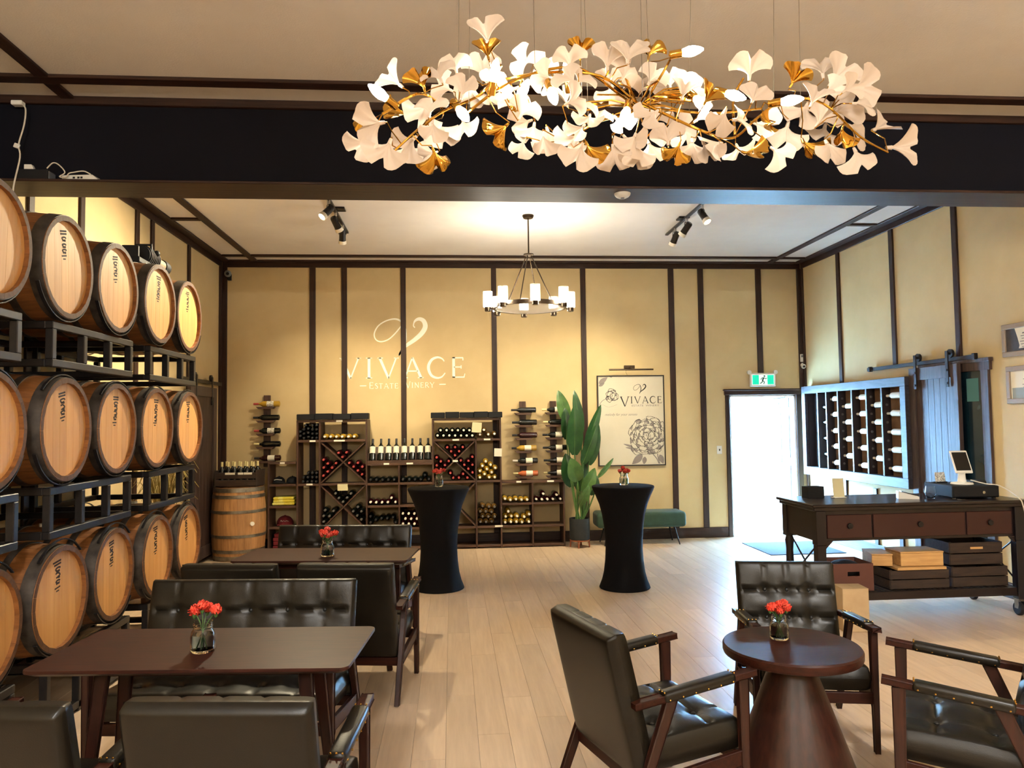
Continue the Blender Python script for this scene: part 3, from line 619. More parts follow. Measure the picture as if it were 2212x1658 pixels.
def lying(key, glass, cap, desc, place, r=.0375, h=.30):
    rows = []; r = min(r, .0362)
    for x, z in sorted(SETTLED[key], key=lambda p: -p[1]):
        if rows and abs(rows[-1][0][1] - z) < r * .75: rows[-1].append((x, z))
        else: rows.append([(x, z)])
    for k, row in enumerate(rows):
        rn = 'only' if len(rows) == 1 else 'top' if k == 0 else 'bottom' if k == len(rows) - 1 else OR[k]
        for i, (x, z) in enumerate(sorted(row)):
            lab = '%s, %s, %s' % (desc, ('%s from left in the %s row' % (OR[i], rn)) if len(row) > 1 else 'alone in the %s row' % rn, place)
            bottle(glass, cap, (x, NECK + h + random.uniform(-.004, .01), z), (R(90), 0, 0), lab, desc + ' pile, ' + place, r=r, h=h)
lying('sm1', 'glass_black', 'cap_black', 'slim black bottle', 'left tall rack upper pile', .0265, .27)
lying('sm2', 'glass_black', 'cap_black', 'slim black bottle', 'left tall rack lower pile', .0265, .27)
lying('gold1', 'glass_gold', 'cap_white', 'golden bottle', 'left tall rack')
lying('redA', 'glass_red', 'cap_red', 'red-capped bottle', 'left tall rack left wedge')
lying('redB', 'glass_red', 'cap_red', 'red-capped bottle', 'left tall rack right wedge')
lying('redC', 'glass_red', 'cap_red', 'red-capped bottle', 'left tall rack upper wedge')
lying('xlA', 'glass_dark', 'cap_gray', 'dark bottle', 'left rack lower lattice upper wedge')
lying('xlB', 'glass_dark', 'cap_gray', 'dark bottle', 'left rack lower lattice left wedge')
lying('xlC', 'glass_dark', 'cap_gray', 'dark bottle', 'left rack lower lattice right wedge')
lying('m1', 'glass_dark', 'cap_black', 'black-capped bottle', 'middle rack upper left cell')
lying('m2', 'glass_dark', 'cap_black', 'black-capped bottle', 'middle rack upper right cell')
lying('m3', 'glass_red', 'cap_white', 'white-capped bottle', 'middle rack centre left shelf')
lying('m4', 'glass_dark', 'cap_black', 'dark bottle', 'middle rack bottom left shelf')
lying('m5', 'glass_red', 'cap_white', 'white-capped bottle', 'middle rack bottom right cell')
lying('t1', 'glass_dark', 'cap_white', 'white-capped bottle', 'upper layer of right tall rack top')
lying('t2', 'glass_dark', 'cap_white', 'white-capped bottle', 'lower layer of right tall rack top')
lying('ros', 'glass_brown', 'cap_white', 'amber bottle', 'right tall rack top right')
lying('tC', 'glass_red', 'cap_red', 'red-capped bottle', 'right tall rack upper wedge')
lying('tA', 'glass_red', 'cap_red', 'red-capped bottle', 'right tall rack left wedge')
lying('tB', 'glass_red', 'cap_red', 'red-capped bottle', 'right tall rack right wedge')
lying('tD', 'glass_red', 'cap_red', 'red-capped bottle', 'right tall rack lattice foot')
lying('g2', 'glass_gold', 'cap_white', 'golden bottle', 'right tall rack side pile')
lying('br', 'glass_brown', 'cap_gray', 'amber-brown bottle', 'right tall rack bottom pile')
lying('g3', 'glass_gold', 'cap_white', 'golden bottle', 'low right rack upper shelf')
lying('dk', 'glass_red', 'cap_white', 'white-capped dark bottle', 'low right rack')
lying('g4', 'glass_gold', 'cap_white', 'golden bottle', 'low right rack bottom pile')
for i, (x, z) in enumerate(BOT['disp']):
    bottle('glass_dark', 'cap_black', (x, 9.80, 1.157), (R(-20), 0, 0), '%s labelled bottle leaning in the display row above the middle rack' % ('leftmost', 'second', 'third', 'fourth', 'fifth', 'sixth', 'seventh', 'rightmost')[i], 'bottles leaning in the display row', lab='label_plain', zlab=(.1, .19), h=.3)

# ------------------------------------------------------------------ wooden wine racks along the back wall
YF, YK = 9.75, 10.10
def rackthing(label): return thing('wine_rack', label, 'wine rack', (0, 0, 0), 0, 'dark stained wine racks along the back wall')
def upright(t, x, z0, z1, w=.028):
    MB().span((x - w / 2, YF, z0), (x + w / 2, YF + .035, z1), .003).build('upright', 'rack_wood_v', t, 0)
    MB().span((x - w / 2, YK - .035, z0), (x + w / 2, YK, z1), .003).build('upright', 'rack_wood_v', t, 0)
def panel(t, x, z0, z1, w=.022): MB().span((x - w / 2, YF, z0), (x + w / 2, YK, z1), .003).build('side_panel', 'rack_wood_v', t, 0)
def shelf(t, x0, x1, z, h=.03):
    MB().span((x0, YF - .004, z - h), (x1, YF + .018, z), .003).build('shelf_lip', 'rack_wood_x', t, 0)
    MB().span((x0, YF + .02, z - h), (x1, YK, z - .012), .002).build('shelf', 'rack_wood_x', t, 0)
def lattice(t, x0, x1, z0, z1):
    for a, b in (((x0, z0), (x1, z1)), ((x0, z1), (x1, z0))):
        mx, mz = (x0 + x1) / 2, (z0 + z1) / 2; g = 0 if a[1] < b[1] else .028
        if g == 0: MB().bar((a[0], (YF + YK) / 2, a[1]), (b[0], (YF + YK) / 2, b[1]), .33, .018, up=(0, 0, 1)).build('lattice_board', 'rack_wood_x', t, 0)
        else:
            d = Vector((b[0] - a[0], b[1] - a[1])).normalized() * .012
            MB().bar((a[0], (YF + YK) / 2, a[1]), (mx - d.x, (YF + YK) / 2, mz - d.y), .33, .018, up=(0, 0, 1)).build('lattice_board', 'rack_wood_x', t, 0)
            MB().bar((mx + d.x, (YF + YK) / 2, mz + d.y), (b[0], (YF + YK) / 2, b[1]), .33, .018, up=(0, 0, 1)).build('lattice_board', 'rack_wood_x', t, 0)
def tagc(t, x, z, w=.06, h=.022): MB().box((x, YF - .007, z), (w, .003, h)).build('price_tag', 'paper', t, 0)
def tray(t, x0, x1, z, n):
    for i in range(n):
        a = x0 + (x1 - x0) * i / n; b = x0 + (x1 - x0) * (i + 1) / n
        MB().span((a + .002, YF - .03, z), (b - .002, YF + .14, z + .075 + .006 * (i % 2)), .006).build('top_tray', 'black_plastic', t, 0)
# shelf with merchandise, far left
t = rackthing('narrow open shelf of merchandise between the upright barrel and the left tall rack')
panel(t, -2.345, .02, 1.17)
for z in (1.17, .885, .61, .345, .05): shelf(t, -2.334, -2.001, z)
tagc(t, -2.17, 1.155)
# left tall rack
t = rackthing('left tall wine rack with two crossed lattices and red-capped bottles')
for x in (-1.985, -1.702, -1.106): panel(t, x, .0, 1.70)
for z in (1.443, .885, .29, .05): shelf(t, -1.974, -1.713, z)
for z in (1.443, .885, .29, .05): shelf(t, -1.691, -1.117, z)
shelf(t, -1.974, -1.117, 1.70); lattice(t, -1.69, -1.118, .887, 1.412); lattice(t, -1.69, -1.118, .292, .853)
tray(t, -1.99, -1.075, 1.702, 4)
for x, z, w in ((-1.45, 1.685, .08), (-1.79, 1.43, .075), (-1.45, 1.43, .14), (-1.83, .875, .08)): tagc(t, x, z, w)
MB().box((-1.41, YF - .008, .83), (.13, .003, .085), (R(8), 0, 0)).build('sign_card', 'paper_cream', t, 0)
# low middle rack with the display row
t = rackthing('low wine rack between the two tall ones, labelled bottles leaning on its top')
panel(t, -.690, .0, 1.10, .02)
for a, b in ((-1.094, -.70), (-.68, -.262)):
    for z in (.876, .588, .295, .05): shelf(t, a, b, z)
shelf(t, -1.094, -.262, 1.13)
MB().box((-.678, 9.955, 1.22), (.82, .014, .24), (R(-20), 0, 0), .002).build('display_back', 'rack_wood_x', t, 0)
for x in [-1.09 + i * .1025 for i in range(9)]: MB().box((x, 9.90, 1.19), (.008, .16, .1), (R(-20), 0, 0)).build('divider_slat', 'rack_wood_v', t, 0)
MB().span((-1.094, YF, 1.131), (-.262, YF + .012, 1.165), .002).build('display_lip', 'rack_wood_x', t, 0)
for x, z, w in ((-.85, 1.12, .07), (-.55, 1.12, .085)): tagc(t, x, z, w)
# right tall rack
t = rackthing('right tall wine rack with one crossed lattice beside golden bottles')
for x in (-.25, .636): panel(t, x, .0, 1.70)
panel(t, .312, .0, 1.42)
for z in (1.43, .885, .292, .05): shelf(t, -.239, .301, z); shelf(t, .323, .625, z)
shelf(t, -.239, .625, 1.70); lattice(t, -.238, .3, .887, 1.398); lattice(t, -.238, .3, .294, .853)
tray(t, -.275, .665, 1.702, 5)
for x, z, w in ((.05, 1.417, .085), (.46, 1.417, .085), (.04, 1.142, .07), (.6, .285, .1)): tagc(t, x, z, w)
MB().box((.325, YF - .03, 1.575), (.125, .003, .13), (R(6), R(5), 0)).build('sign_card', 'paper_cream', t, 0)
MB().box((.60, YF - .03, 1.245), (.1, .003, .105), (R(6), R(2), 0)).build('sign_card', 'paper', t, 0)
# low right rack
t = rackthing('low wine rack at the right end beside the potted plant')
for x in (1.05, 1.466): panel(t, x, .0, .835)
for z in (.583, .292, .045): shelf(t, .648, 1.039, z); shelf(t, 1.061, 1.455, z)
shelf(t, .648, 1.48, .868)
for x, z, w in ((.87, .855, .065), (1.29, .855, .09)): tagc(t, x, z, w)

# ------------------------------------------------------------------ wall mounted bottle holders
def holder(x, zs, ztop, label, cols, where):
    t = thing('wall_bottle_holder', label, 'bottle holder', (0, 0, 0), 0, 'wall mounted bottle holders')
    MB().span((x - .045, YB - .045, zs[-1] - .12), (x + .045, YB - .024, ztop), .004).build('backboard', 'rack_wood_v', t, 0)
    for i, z in enumerate(zs):
        mb = MB(); mb.prism([(-.12, -.04), (-.09, -.068), (.09, -.068), (.12, -.04)], .11, Matrix(((1, 0, 0, x + .0), (0, 0, -1, YB - .046), (0, 1, 0, z), (0, 0, 0, 1))))
        mb.build('bracket', 'rack_wood_x', t, 0)
        g, c, lab = cols[i]; h = .34
        bottle(g, c, (x + .185 + random.uniform(-.01, .01), YB - .1, z - .002), (0, R(-90), 0), '%s bottle on the wall holder %s, %s' % (DESC[g], where, ORD[len(zs)][i]), 'bottles on the wall holders', lab=lab, h=h, zlab=(.075, .165), kind=1 if (x > 1 and i > 3) else 0)
DESC = dict(glass_dark='dark', glass_gold='golden', glass_rose='orange rosé', glass_pale='pale', glass_black='black', glass_red='dark red')
ORD = {5: ['topmost', 'second from the top', 'third from the top', 'fourth from the top', 'lowest'], 6: ['topmost', 'second from the top', 'third from the top', 'fourth from the top', 'fifth from the top', 'lowest']}
LW, LP = 'label_white', 'label_plain'
holder(-2.452, [1.925, 1.745, 1.57, 1.395, 1.21], 2.04, 'wooden wall holder above the merchandise shelf with five lying bottles', [('glass_gold', 'cap_red', LW), ('glass_dark', 'cap_black', None), ('glass_dark', 'cap_red', LW), ('glass_black', 'cap_cream', None), ('glass_red', 'cap_black', 'label_plain')], 'above the merchandise shelf')
zz = [1.803, 1.635, 1.462, 1.287, 1.115, .945]
holder(.968, zz, 1.92, 'wooden wall holder nearer the right tall rack with six lying bottles', [('glass_dark', 'cap_black', None), ('glass_dark', 'cap_black', None), ('glass_red', 'cap_black', None), ('glass_gold', 'cap_black', LP), ('glass_dark', 'cap_white', LP), ('glass_rose', 'cap_cream', LP)], 'nearer the right tall rack')
holder(1.388, zz, 1.92, 'wooden wall holder beside the potted plant with six lying bottles', [('glass_dark', 'cap_cream', LP), ('glass_dark', 'cap_cream', None), ('glass_dark', 'cap_black', LP), ('glass_dark', 'cap_black', LP), ('glass_dark', 'cap_black', LP), ('glass_black', 'cap_cream', LP)], 'beside the potted plant')

# ------------------------------------------------------------------ merchandise and the crate of bottles on the barrel
def cap_hat(loc, rz, m, label, brim_front=1, s=1):
    t = thing('baseball_cap', label, 'cap', loc, rz)
    mb = MB(); mb.lathe([(.1 * s * math.cos(a), .11 * s * math.sin(a) ** .8) for a in [i * PI / 2 / 8 for i in range(9)]], 24, cap=False); mb.build('crown', m, t)
    pts = []
    for i in range(9):
        a = -R(62) + R(124) * i / 8
        pts += [(.095 * s * math.sin(a), -.095 * s * math.cos(a), .012), (.1 * s * math.sin(a) * 1.02, -(.095 + .075 * math.cos(a)) * s - .01, .014 - .008 * abs(math.sin(a)))]
    MB().grid(pts, 9, 2).build('brim', m, t); MB().ball((0, 0, .11 * s), .008).build('button', m, t)
    return t
t = cap_hat((-2.252, 9.93, .886), R(2), 'black_felt', 'left black cap with pale stitching on the merchandise shelf', s=.78)
mb = MB(); ribbon(mb, sp2([(-.05, .0), (-.02, .008), (.02, .004), (.05, .0)], 4), .008, .001, lambda x, y, h: (x, -.078, .045 + y)); mb.build('embroidery', 'paper', t)
cap_hat((-2.082, 9.93, .886), R(-2), 'black_felt', 'right black cap on the merchandise shelf, against the left tall rack', s=.78)
def folded(loc, d, m, n, label):
    t = thing('folded_shirts', label, 'clothing', loc)
    for i in range(n): MB().box((random.uniform(-.008, .008), 0, d[2] / n * (i + .5)), (d[0] - i * .012, d[1], d[2] / n * .96), (0, R(random.uniform(-2, 2)), 0), .008).build('folded_layer', m, t)
folded((-2.165, 9.92, .612), (.28, .25, .105), 'yellow_cloth', 3, 'yellow folded shirts on the merchandise shelf')
t = cap_hat((-2.18, 9.95, .348), R(10), 'red_cloth', 'dark red cap with white lettering on the low merchandise shelf', s=1.05)
mb = MB(); ribbon(mb, sp2([(-.05, .0), (-.045, .018), (-.03, .0), (-.015, .012), (0, .0), (.02, .008), (.05, .0)], 3), .007, .001, lambda x, y, h: (x, -.102, .05 + y)); mb.build('lettering', 'paper', t)
folded((-2.165, 9.92, .052), (.28, .25, .2), 'red_cloth', 4, 'dark red folded shirts on the lowest merchandise shelf')
cz = .887
t = thing('bottle_crate', 'dark wooden crate of cream-capped bottles standing on the upright barrel', 'crate', (-2.645, 9.56, cz), R(-4))
cw, cd, chh = .50, .30, .20
for y in (-cd / 2, cd / 2):
    for k, z in enumerate((.05, .14) if y < 0 else (.05, .14)):
        MB().box((0, y, z), (cw, .014, .075), b=.003).build('slat', 'crate_dark', t, 0)
for x in (-cw / 2, cw / 2): MB().box((x, 0, .105), (.016, cd + .014, .2), b=.003).build('end_board', 'crate_dark', t, 0)
MB().box((0, 0, .008), (cw - .02, cd - .02, .012)).build('bottom_board', 'crate_dark', t, 0)
for x, w in ((-.07, .12), (.06, .065), (.15, .1)): MB().box((x, -cd / 2 - .009, .165), (w, .003, .025)).build('price_tag', 'paper', t, 0)
k = 0
for j, y in enumerate((-.07, .05)):
    for i in range(6):
        k += 1; x = -.2 + i * .0775 + (.012 if j else 0); p = Matrix.Rotation(R(-4), 3, 'Z') @ Vector((x, y, 0))
        bottle('glass_black', 'cap_cream', (-2.645 + p.x, 9.56 + p.y, cz + .016), (0, 0, random.uniform(-.3, .3)), 'cream-capped bottle, %s from left in the %s row of the crate on the barrel' % (OR[i], 'front' if j == 0 else 'back'), 'cream-capped bottles in the crate, ' + ('front' if j == 0 else 'back') + ' row', lab='label_white' if j == 0 else None, h=.29, zlab=(.1, .16), a=.5)

# ------------------------------------------------------------------ leather seating
def pad(w, h, t, buttons=(), vs=(), hs=(), puff=.012, dim=.022, nu=45, nv=39, p=13, sag=0):
    U_ = [math.sin((-1 + 2 * i / (nu - 1)) * PI / 2) for i in range(nu)]; V_ = [math.sin((-1 + 2 * i / (nv - 1)) * PI / 2) for i in range(nv)]
    if buttons: U_ = [.45 * a + .55 * (-1 + 2 * i / (nu - 1)) for i, a in enumerate(U_)]; V_ = [.45 * a + .55 * (-1 + 2 * i / (nv - 1)) for i, a in enumerate(V_)]
    e = lambda u, v: max(0, 1 - abs(u) ** p) ** (1 / p * 1.8) * max(0, 1 - abs(v) ** p) ** (1 / p * 1.8)
    F = []; B = []
    for u in U_:
        for v in V_:
            x, z, k = u * w / 2, v * h / 2, e(u, v); y = t / 2 * k + puff * (1 - u * u) * (1 - v * v)
            d = 0
            for bx, bz in buttons:
                r2 = (x - bx) ** 2 + (z - bz) ** 2; d = max(d, dim * math.exp(-r2 / .0011), dim * .45 * math.exp(-r2 / .006))
            for sx, z0, z1 in vs:
                if z0 - .01 < z < z1 + .01: d = max(d, dim * .3 * math.exp(-((x - sx) / .009) ** 2))
            for sz, x0, x1 in hs:
                if x0 - .01 < x < x1 + .01: d = max(d, dim * .6 * math.exp(-((z - sz) / .012) ** 2))
            F.append((x, y - d * k, z)); B.append((x, -t / 2 * k, z))
    mb = MB(); mb.grid(F, nu, nv); mb.grid(B, nu, nv)
    return mb
BTN = MB().ball((0, 0, 0), .011, 10, 6, (1, .55, 1)).mesh('button', 'leather_dark', 60)
def seat_unit(name, w, nb):
    """armchair or loveseat facing +Y; the origin is on the floor"""
    t = ob(name, None); ax = w / 2 + .005; bw = w - .02
    def leg(x, a, b, n='leg', ww=.036, tt=.05, w2=None, t2=None): MB().bar((x, *a), (x, *b), ww, tt, up=(0, 1, 0), w2=w2, t2=t2).build(n, 'walnut_z', t, 0)
    for s in (-1, 1):
        x = s * ax
        leg(x, (.24, .585), (.245, 0), w2=.028, t2=.034); leg(x, (-.1, .562), (-.335, 0), w2=.028, t2=.036)
        MB().bar((x, .235, .275), (x, -.2, .232), .024, .062).build('side_rail', 'walnut', t, 0)
        MB().bar((x, .2, .25), (x, .24, .19), .02, .03).build('corner_block', 'walnut', t, 0)
        arm = MB().bar((x, -.275, .552), (x, .3, .608), .05, .028).build('armrest', 'walnut', t, 0)
        d = Vector((0, .575, .056)).normalized(); a = Vector((x, -.275, .552)) + d * .13; b = Vector((x, -.275, .552)) + d * .47
        pm = MB(); q = Matrix.Translation((a + b) / 2 + Vector((0, 0, .004))) @ Euler((math.atan2(.056, .575), 0, 0)).to_matrix().to_4x4()
        tmp = MB().box((0, 0, 0), (.064, .34, .042), b=.016); pm.add(tmp.v, tmp.f, q); pm.build('arm_pad', 'leather', arm)
        nm = MB()
        for i in range(6):
            for sx in (-1, 1): nm.ball(q @ Vector((sx * .032, -.15 + i * .06, -.008)), .0042, 6, 4)
        for yy in (-.168, .168):
            for xx in (-.02, 0, .02): nm.ball(q @ Vector((xx, yy * .985, .0205)), .004, 6, 4)
        nm.build('nail_heads', 'brass', arm)['kind'] = 'stuff'
    MB().span((-ax, .225, .235), (ax, .25, .29), .004).build('front_rail', 'walnut', t, 0); MB().span((-ax, -.235, .2), (ax, -.21, .25), .004).build('back_rail', 'walnut', t, 0)
    # cushions
    if nb == 3:
        cx = (-.13, 0, .13); bz = (.13, -.02, -.17); bt = [(x, z) for x in cx for z in bz[:2]] + [(x, bz[2]) for x in cx]
        bm_ = pad(bw, .58, .1, bt, [(x, -.2, .29) for x in cx], [(z, -.26, .26) for z in bz[:2]], .02, .036)
    else:
        cx = [(-2 + i) * bw * .178 for i in range(5)]; bt = [(x, .13) for x in cx]
        bm_ = pad(bw, .58, .1, bt, [(x, -.0, .29) for x in cx], [(.13, -bw * .46, bw * .46)], .016, .032, nu=69)
    back = bm_.build('backrest', 'leather', t, 60, (0, -.268, .54), (R(13), 0, 0))
    for x, z in bt: ob('button', BTN, back, (x, .05 + .018 * (1 - (2 * x / bw) ** 2) * (1 - (2 * z / .58) ** 2) - .029, z))
    if nb == 3: st = [(x, z) for x in (-.13, .13) for z in (-.11, .09)]; sm = pad(w - .03, .50, .13, st, [(x, -.25, .25) for x in (-.13, .13)], [(z, -.25, .25) for z in (-.11, .09)], .026, .036)
    else: st = [(x, z) for x in cx for z in (-.11, .09)]; sm = pad(w - .03, .50, .13, st, [(x, -.25, .25) for x in cx], [], .02, .028, nu=69)
    seat = sm.build('seat', 'leather', t, 60, (0, .005, .345), (R(93), 0, 0))
    for x, z in st: ob('button', BTN, seat, (x, .058, z))
    return t
chair0 = seat_unit('armchair', .60, 3); sofa0 = seat_unit('loveseat', 1.12, 5)
G = 'dark leather armchairs with wooden arms'
for i, (x, y, a, lab) in enumerate((
        (.862, 3.205, -73, 'armchair left of the round table, seen from behind its plain leather back'),
        (1.835, 3.86, 169, 'armchair behind the round table facing us, buttoned back'),
        (2.10, 2.95, 57, 'armchair right of the round table, its back cut by the picture edge'),
        (-.667, 2.66, -6.8, 'armchair before the near table, whole back in view at the bottom edge'),
        (-1.40, 2.71, -6.8, 'armchair before the near table, cut by the bottom left corner'),
        (-1.275, 4.90, -8.7, 'armchair at the far table with only its top edge showing, beside the barrels'),
        (-.585, 4.82, -8.7, 'armchair at the far table with its back to us, beside the open floor'))):
    o = chair0 if i == 0 else copy_tree(chair0); o.location = (x, y, 0); o.rotation_euler = (0, 0, R(a)); o.scale = (.93 if i < 3 else 1, 1, 1); tag(o, 'dark leather ' + lab, 'armchair', G)
for i, (x, y, a, lab) in enumerate(((-1.096, 3.80, 173.5, 'dark leather loveseat facing us behind the near wooden table'), (-.925, 5.88, 171.2, 'dark leather loveseat behind the far wooden table, in front of the wine racks'))):
    o = sofa0 if i == 0 else copy_tree(sofa0); o.location = (x, y, 0); o.rotation_euler = (0, 0, R(a)); tag(o, lab, 'loveseat', 'dark leather loveseats')

# ------------------------------------------------------------------ tables
def round_rect(w, d, r, n=5):
    P = []
    for cx, cy, a in ((w / 2 - r, d / 2 - r, 0), (-w / 2 + r, d / 2 - r, PI / 2), (-w / 2 + r, -d / 2 + r, PI), (w / 2 - r, -d / 2 + r, 1.5 * PI)):
        P += [(cx + r * math.cos(a + PI / 2 * i / n), cy + r * math.sin(a + PI / 2 * i / n)) for i in range(n + 1)]
    return P
def dining(loc, rz, w, d, label):
    t = thing('dining_table', label, 'table', loc, rz, 'wooden dining tables')
    P = round_rect(w, d, .035); n = len(P); mb = MB(); lay = [(.92, .724), (1, .738), (1, .746), (.997, .75)]; vs = []
    for s, z in lay: vs += [(x * (1 if s == 1 else (1 - (1 - s) * .4)), y * s, z) for x, y in P]
    mb.add(vs, [tuple(range(n))[::-1], tuple(range(3 * n, 4 * n))] + [(k * n + i, k * n + (i + 1) % n, (k + 1) * n + (i + 1) % n, (k + 1) * n + i) for k in range(3) for i in range(n)]).build('tabletop', 'walnut', t, 25)
    for sx in (-1, 1):
        for sy in (-1, 1): MB().bar((sx * w * .325, sy * d * .16, .724), (sx * w * .38, sy * d * .24, 0), .055, .035, up=(0, 1, 0), w2=.034, t2=.028).build('leg', 'walnut_z', t, 0)
        MB().bar((sx * w * .33, -d * .16, .69), (sx * w * .33, d * .16, .69), .025, .06).build('apron_end', 'walnut', t, 0)
    for sy in (-1, 1): MB().bar((-w * .325, sy * d * .13, .69), (w * .325, sy * d * .13, .69), .022, .055).build('apron_side', 'walnut', t, 0)
    return t
dining((-.975, 3.155, 0), R(-5), 1.22, .56, 'near rectangular walnut table with a jar of red carnations, cut legs in front')
dining((-.86, 5.265, 0), R(-7.5), 1.19, .50, 'far rectangular walnut table with a jar of flowers, before the wine racks')
t = thing('round_table', 'small round dark wood table on a cone base between three armchairs', 'table', (1.478, 3.2, 0))
MB().lathe([(.272, .607), (.288, .614), (.292, .624), (.292, .647), (.286, .655), (0, .655)], 64, cap=True).build('tabletop', 'walnut', t, 30)
MB().lathe([(.297, 0), (.3, .01), (.08, .607)], 48).build('cone_base', 'walnut_z', t, 30)
def cocktail(loc, label):
    t = thing('cocktail_table', label, 'cocktail table', loc, 0, 'tall tables in black stretch covers')
    MB().lathe([(.0, 1.0), (.295, 1.0), (.305, .996), (.308, .985), (.296, .955), (.27, .90), (.238, .82), (.212, .72), (.194, .60), (.184, .48), (.182, .38), (.188, .27), (.202, .16), (.222, .08), (.242, .03), (.25, .008), (.246, .002)], 48, cap=False).build('stretch_cover', 'black_cloth', t, 30)
    MB().cyl((0, 0, .5), .03, .95, 12).build('pole', 'black_steel', t); MB().cyl((0, 0, .02), .2, .03, 24).build('foot', 'black_steel', t)
cocktail((-.14, 7.50, 0), 'tall cocktail table in a black stretch cover in front of the wine racks')
cocktail((1.685, 7.28, 0), 'tall cocktail table in a black stretch cover in front of the poster and plant')

# ------------------------------------------------------------------ jars of flowers
JAR = MB().lathe([(0, .0), (.034, .0), (.039, .006), (.04, .05), (.036, .066), (.03, .074), (.03, .08), (.032, .082), (.03, .084), (.032, .09), (.03, .094), (.0315, .098), (.028, .098), (.027, .074), (.033, .064), (.036, .05), (.036, .01), (0, .008)], 24, cap=False).mesh('jar', 'clear_glass', 50)
WAT = MB().lathe([(0, .0085), (.0355, .0105), (.0355, .05), (.034, .056), (0, .056)], 24, cap=False).mesh('water', 'water', 50)
def flower_mesh(m, seed):
    rr = random.Random(seed); mb = MB(); n, k = 22, 9; pts = []; ph = rr.random() * 6
    for i in range(n):
        a = 2 * PI * i / n
        for j in range(k):
            b = PI * (.08 + .8 * j / (k - 1)); r = .0165 * (1 + .26 * math.sin(5 * a + ph + j * 2.4) * math.sin(b) + .12 * math.sin(11 * a + j * 1.7)); pts.append((r * math.sin(b) * math.cos(a), r * math.sin(b) * math.sin(a), r * .8 * math.cos(b) + .006 * math.sin(6 * a + j * 3)))
    return mb.grid(pts, n, k, True).mesh('bloom', m, 25)
FL = [flower_mesh('carnation' if i % 2 else 'carnation_pink', i) for i in range(4)]
def vase(loc, label, n, seed, s=1.0, mats=(0, 1, 2, 3)):
    t = thing('flower_jar', label, 'vase', loc, random.uniform(0, 6), 'glass jars of carnations on the tables'); t.scale = (s, s, s); rr = random.Random(seed)
    ob('jar', JAR, t); ob('water', WAT, t)
    for i in range(n):
        a = 2 * PI * i / n + rr.uniform(-.3, .3); d = .026 + .018 * (i % 2) if n > 1 else 0; d = d if i else .008; h = .128 + rr.uniform(-.008, .02) - d * .25
        st = MB().tube(smooth_path([(-.4 * d * math.cos(a), -.4 * d * math.sin(a), .012), (d * .3 * math.cos(a), d * .3 * math.sin(a), .09), (d * math.cos(a), d * math.sin(a), h)], 4), .0018, 5)
        st.ball((d * math.cos(a), d * math.sin(a), h - .006), .007, 8, 6, (1, 1, 1.6)); so = st.build('stem', 'stem_green', t)
        ob('bloom', FL[mats[i % len(mats)]], so, (d * math.cos(a), d * math.sin(a), h + .01), (rr.uniform(-.5, .5), rr.uniform(-.5, .5), rr.uniform(0, 6)))
vase((-1.0, 3.10, .7505), 'jar of bright red carnations on the near walnut table', 5, 1, 1.2, (1, 3))
vase((-.853, 5.19, .7505), 'jar of coral carnations on the far walnut table', 7, 2, 1.15)
vase((1.463, 3.285, .6555), 'jar of red carnations on the round table', 7, 3, 1.05, (1, 3))
vase((-.135, 7.56, 1.0005), 'jar of coral carnations on the cocktail table before the wine racks', 7, 4, 1.15, (0, 2))
vase((1.71, 7.33, 1.0005), 'jar of red carnations on the cocktail table before the plant and poster', 6, 5, 1.15, (1, 3, 0))

# ------------------------------------------------------------------ bench, potted plant
t = thing('bench', 'green velvet bench on thin black legs below the poster', 'bench', (2.485, 9.83, 0), R(-1))
MB().box((0, 0, .33), (1.19, .40, .2), b=.045).build('seat', 'velvet_green', t, 60)
for sx in (-1, 1):
    for sy in (-1, 1): MB().tube([(sx * .44, sy * .12, .24), (sx * .5, sy * .18, 0)], .013, 10, r2=.008).build('leg', 'black_steel', t)
px_, py_ = 1.652, 9.66
t = thing('potted_plant', 'tall broad-leaved plant in a dark pot on a wooden stand, beside the poster', 'plant', (px_, py_, 0))
MB().lathe([(0, .1), (.122, .1), (.13, .108), (.134, .37), (.131, .376), (.122, .374), (.12, .34), (0, .335)], 36, cap=False).build('pot', 'pot_black', t, 40)
MB().cyl((0, 0, .336), .119, .01, 24).build('soil', 'soil', t)
st = MB().lathe([(0, .085), (.13, .085), (.133, .09), (.133, .1), (0, .1)], 32, cap=False)
so = st.build('stand', 'stand_wood', t)
for i in range(4):
    a = PI / 4 + i * PI / 2 + .5; MB().bar((.118 * math.cos(a), .118 * math.sin(a), .13), (.125 * math.cos(a), .125 * math.sin(a), 0), .026, .02, up=(math.cos(a), math.sin(a), 0), w2=.02, t2=.016).build('stand_leg', 'stand_wood', so, 0)
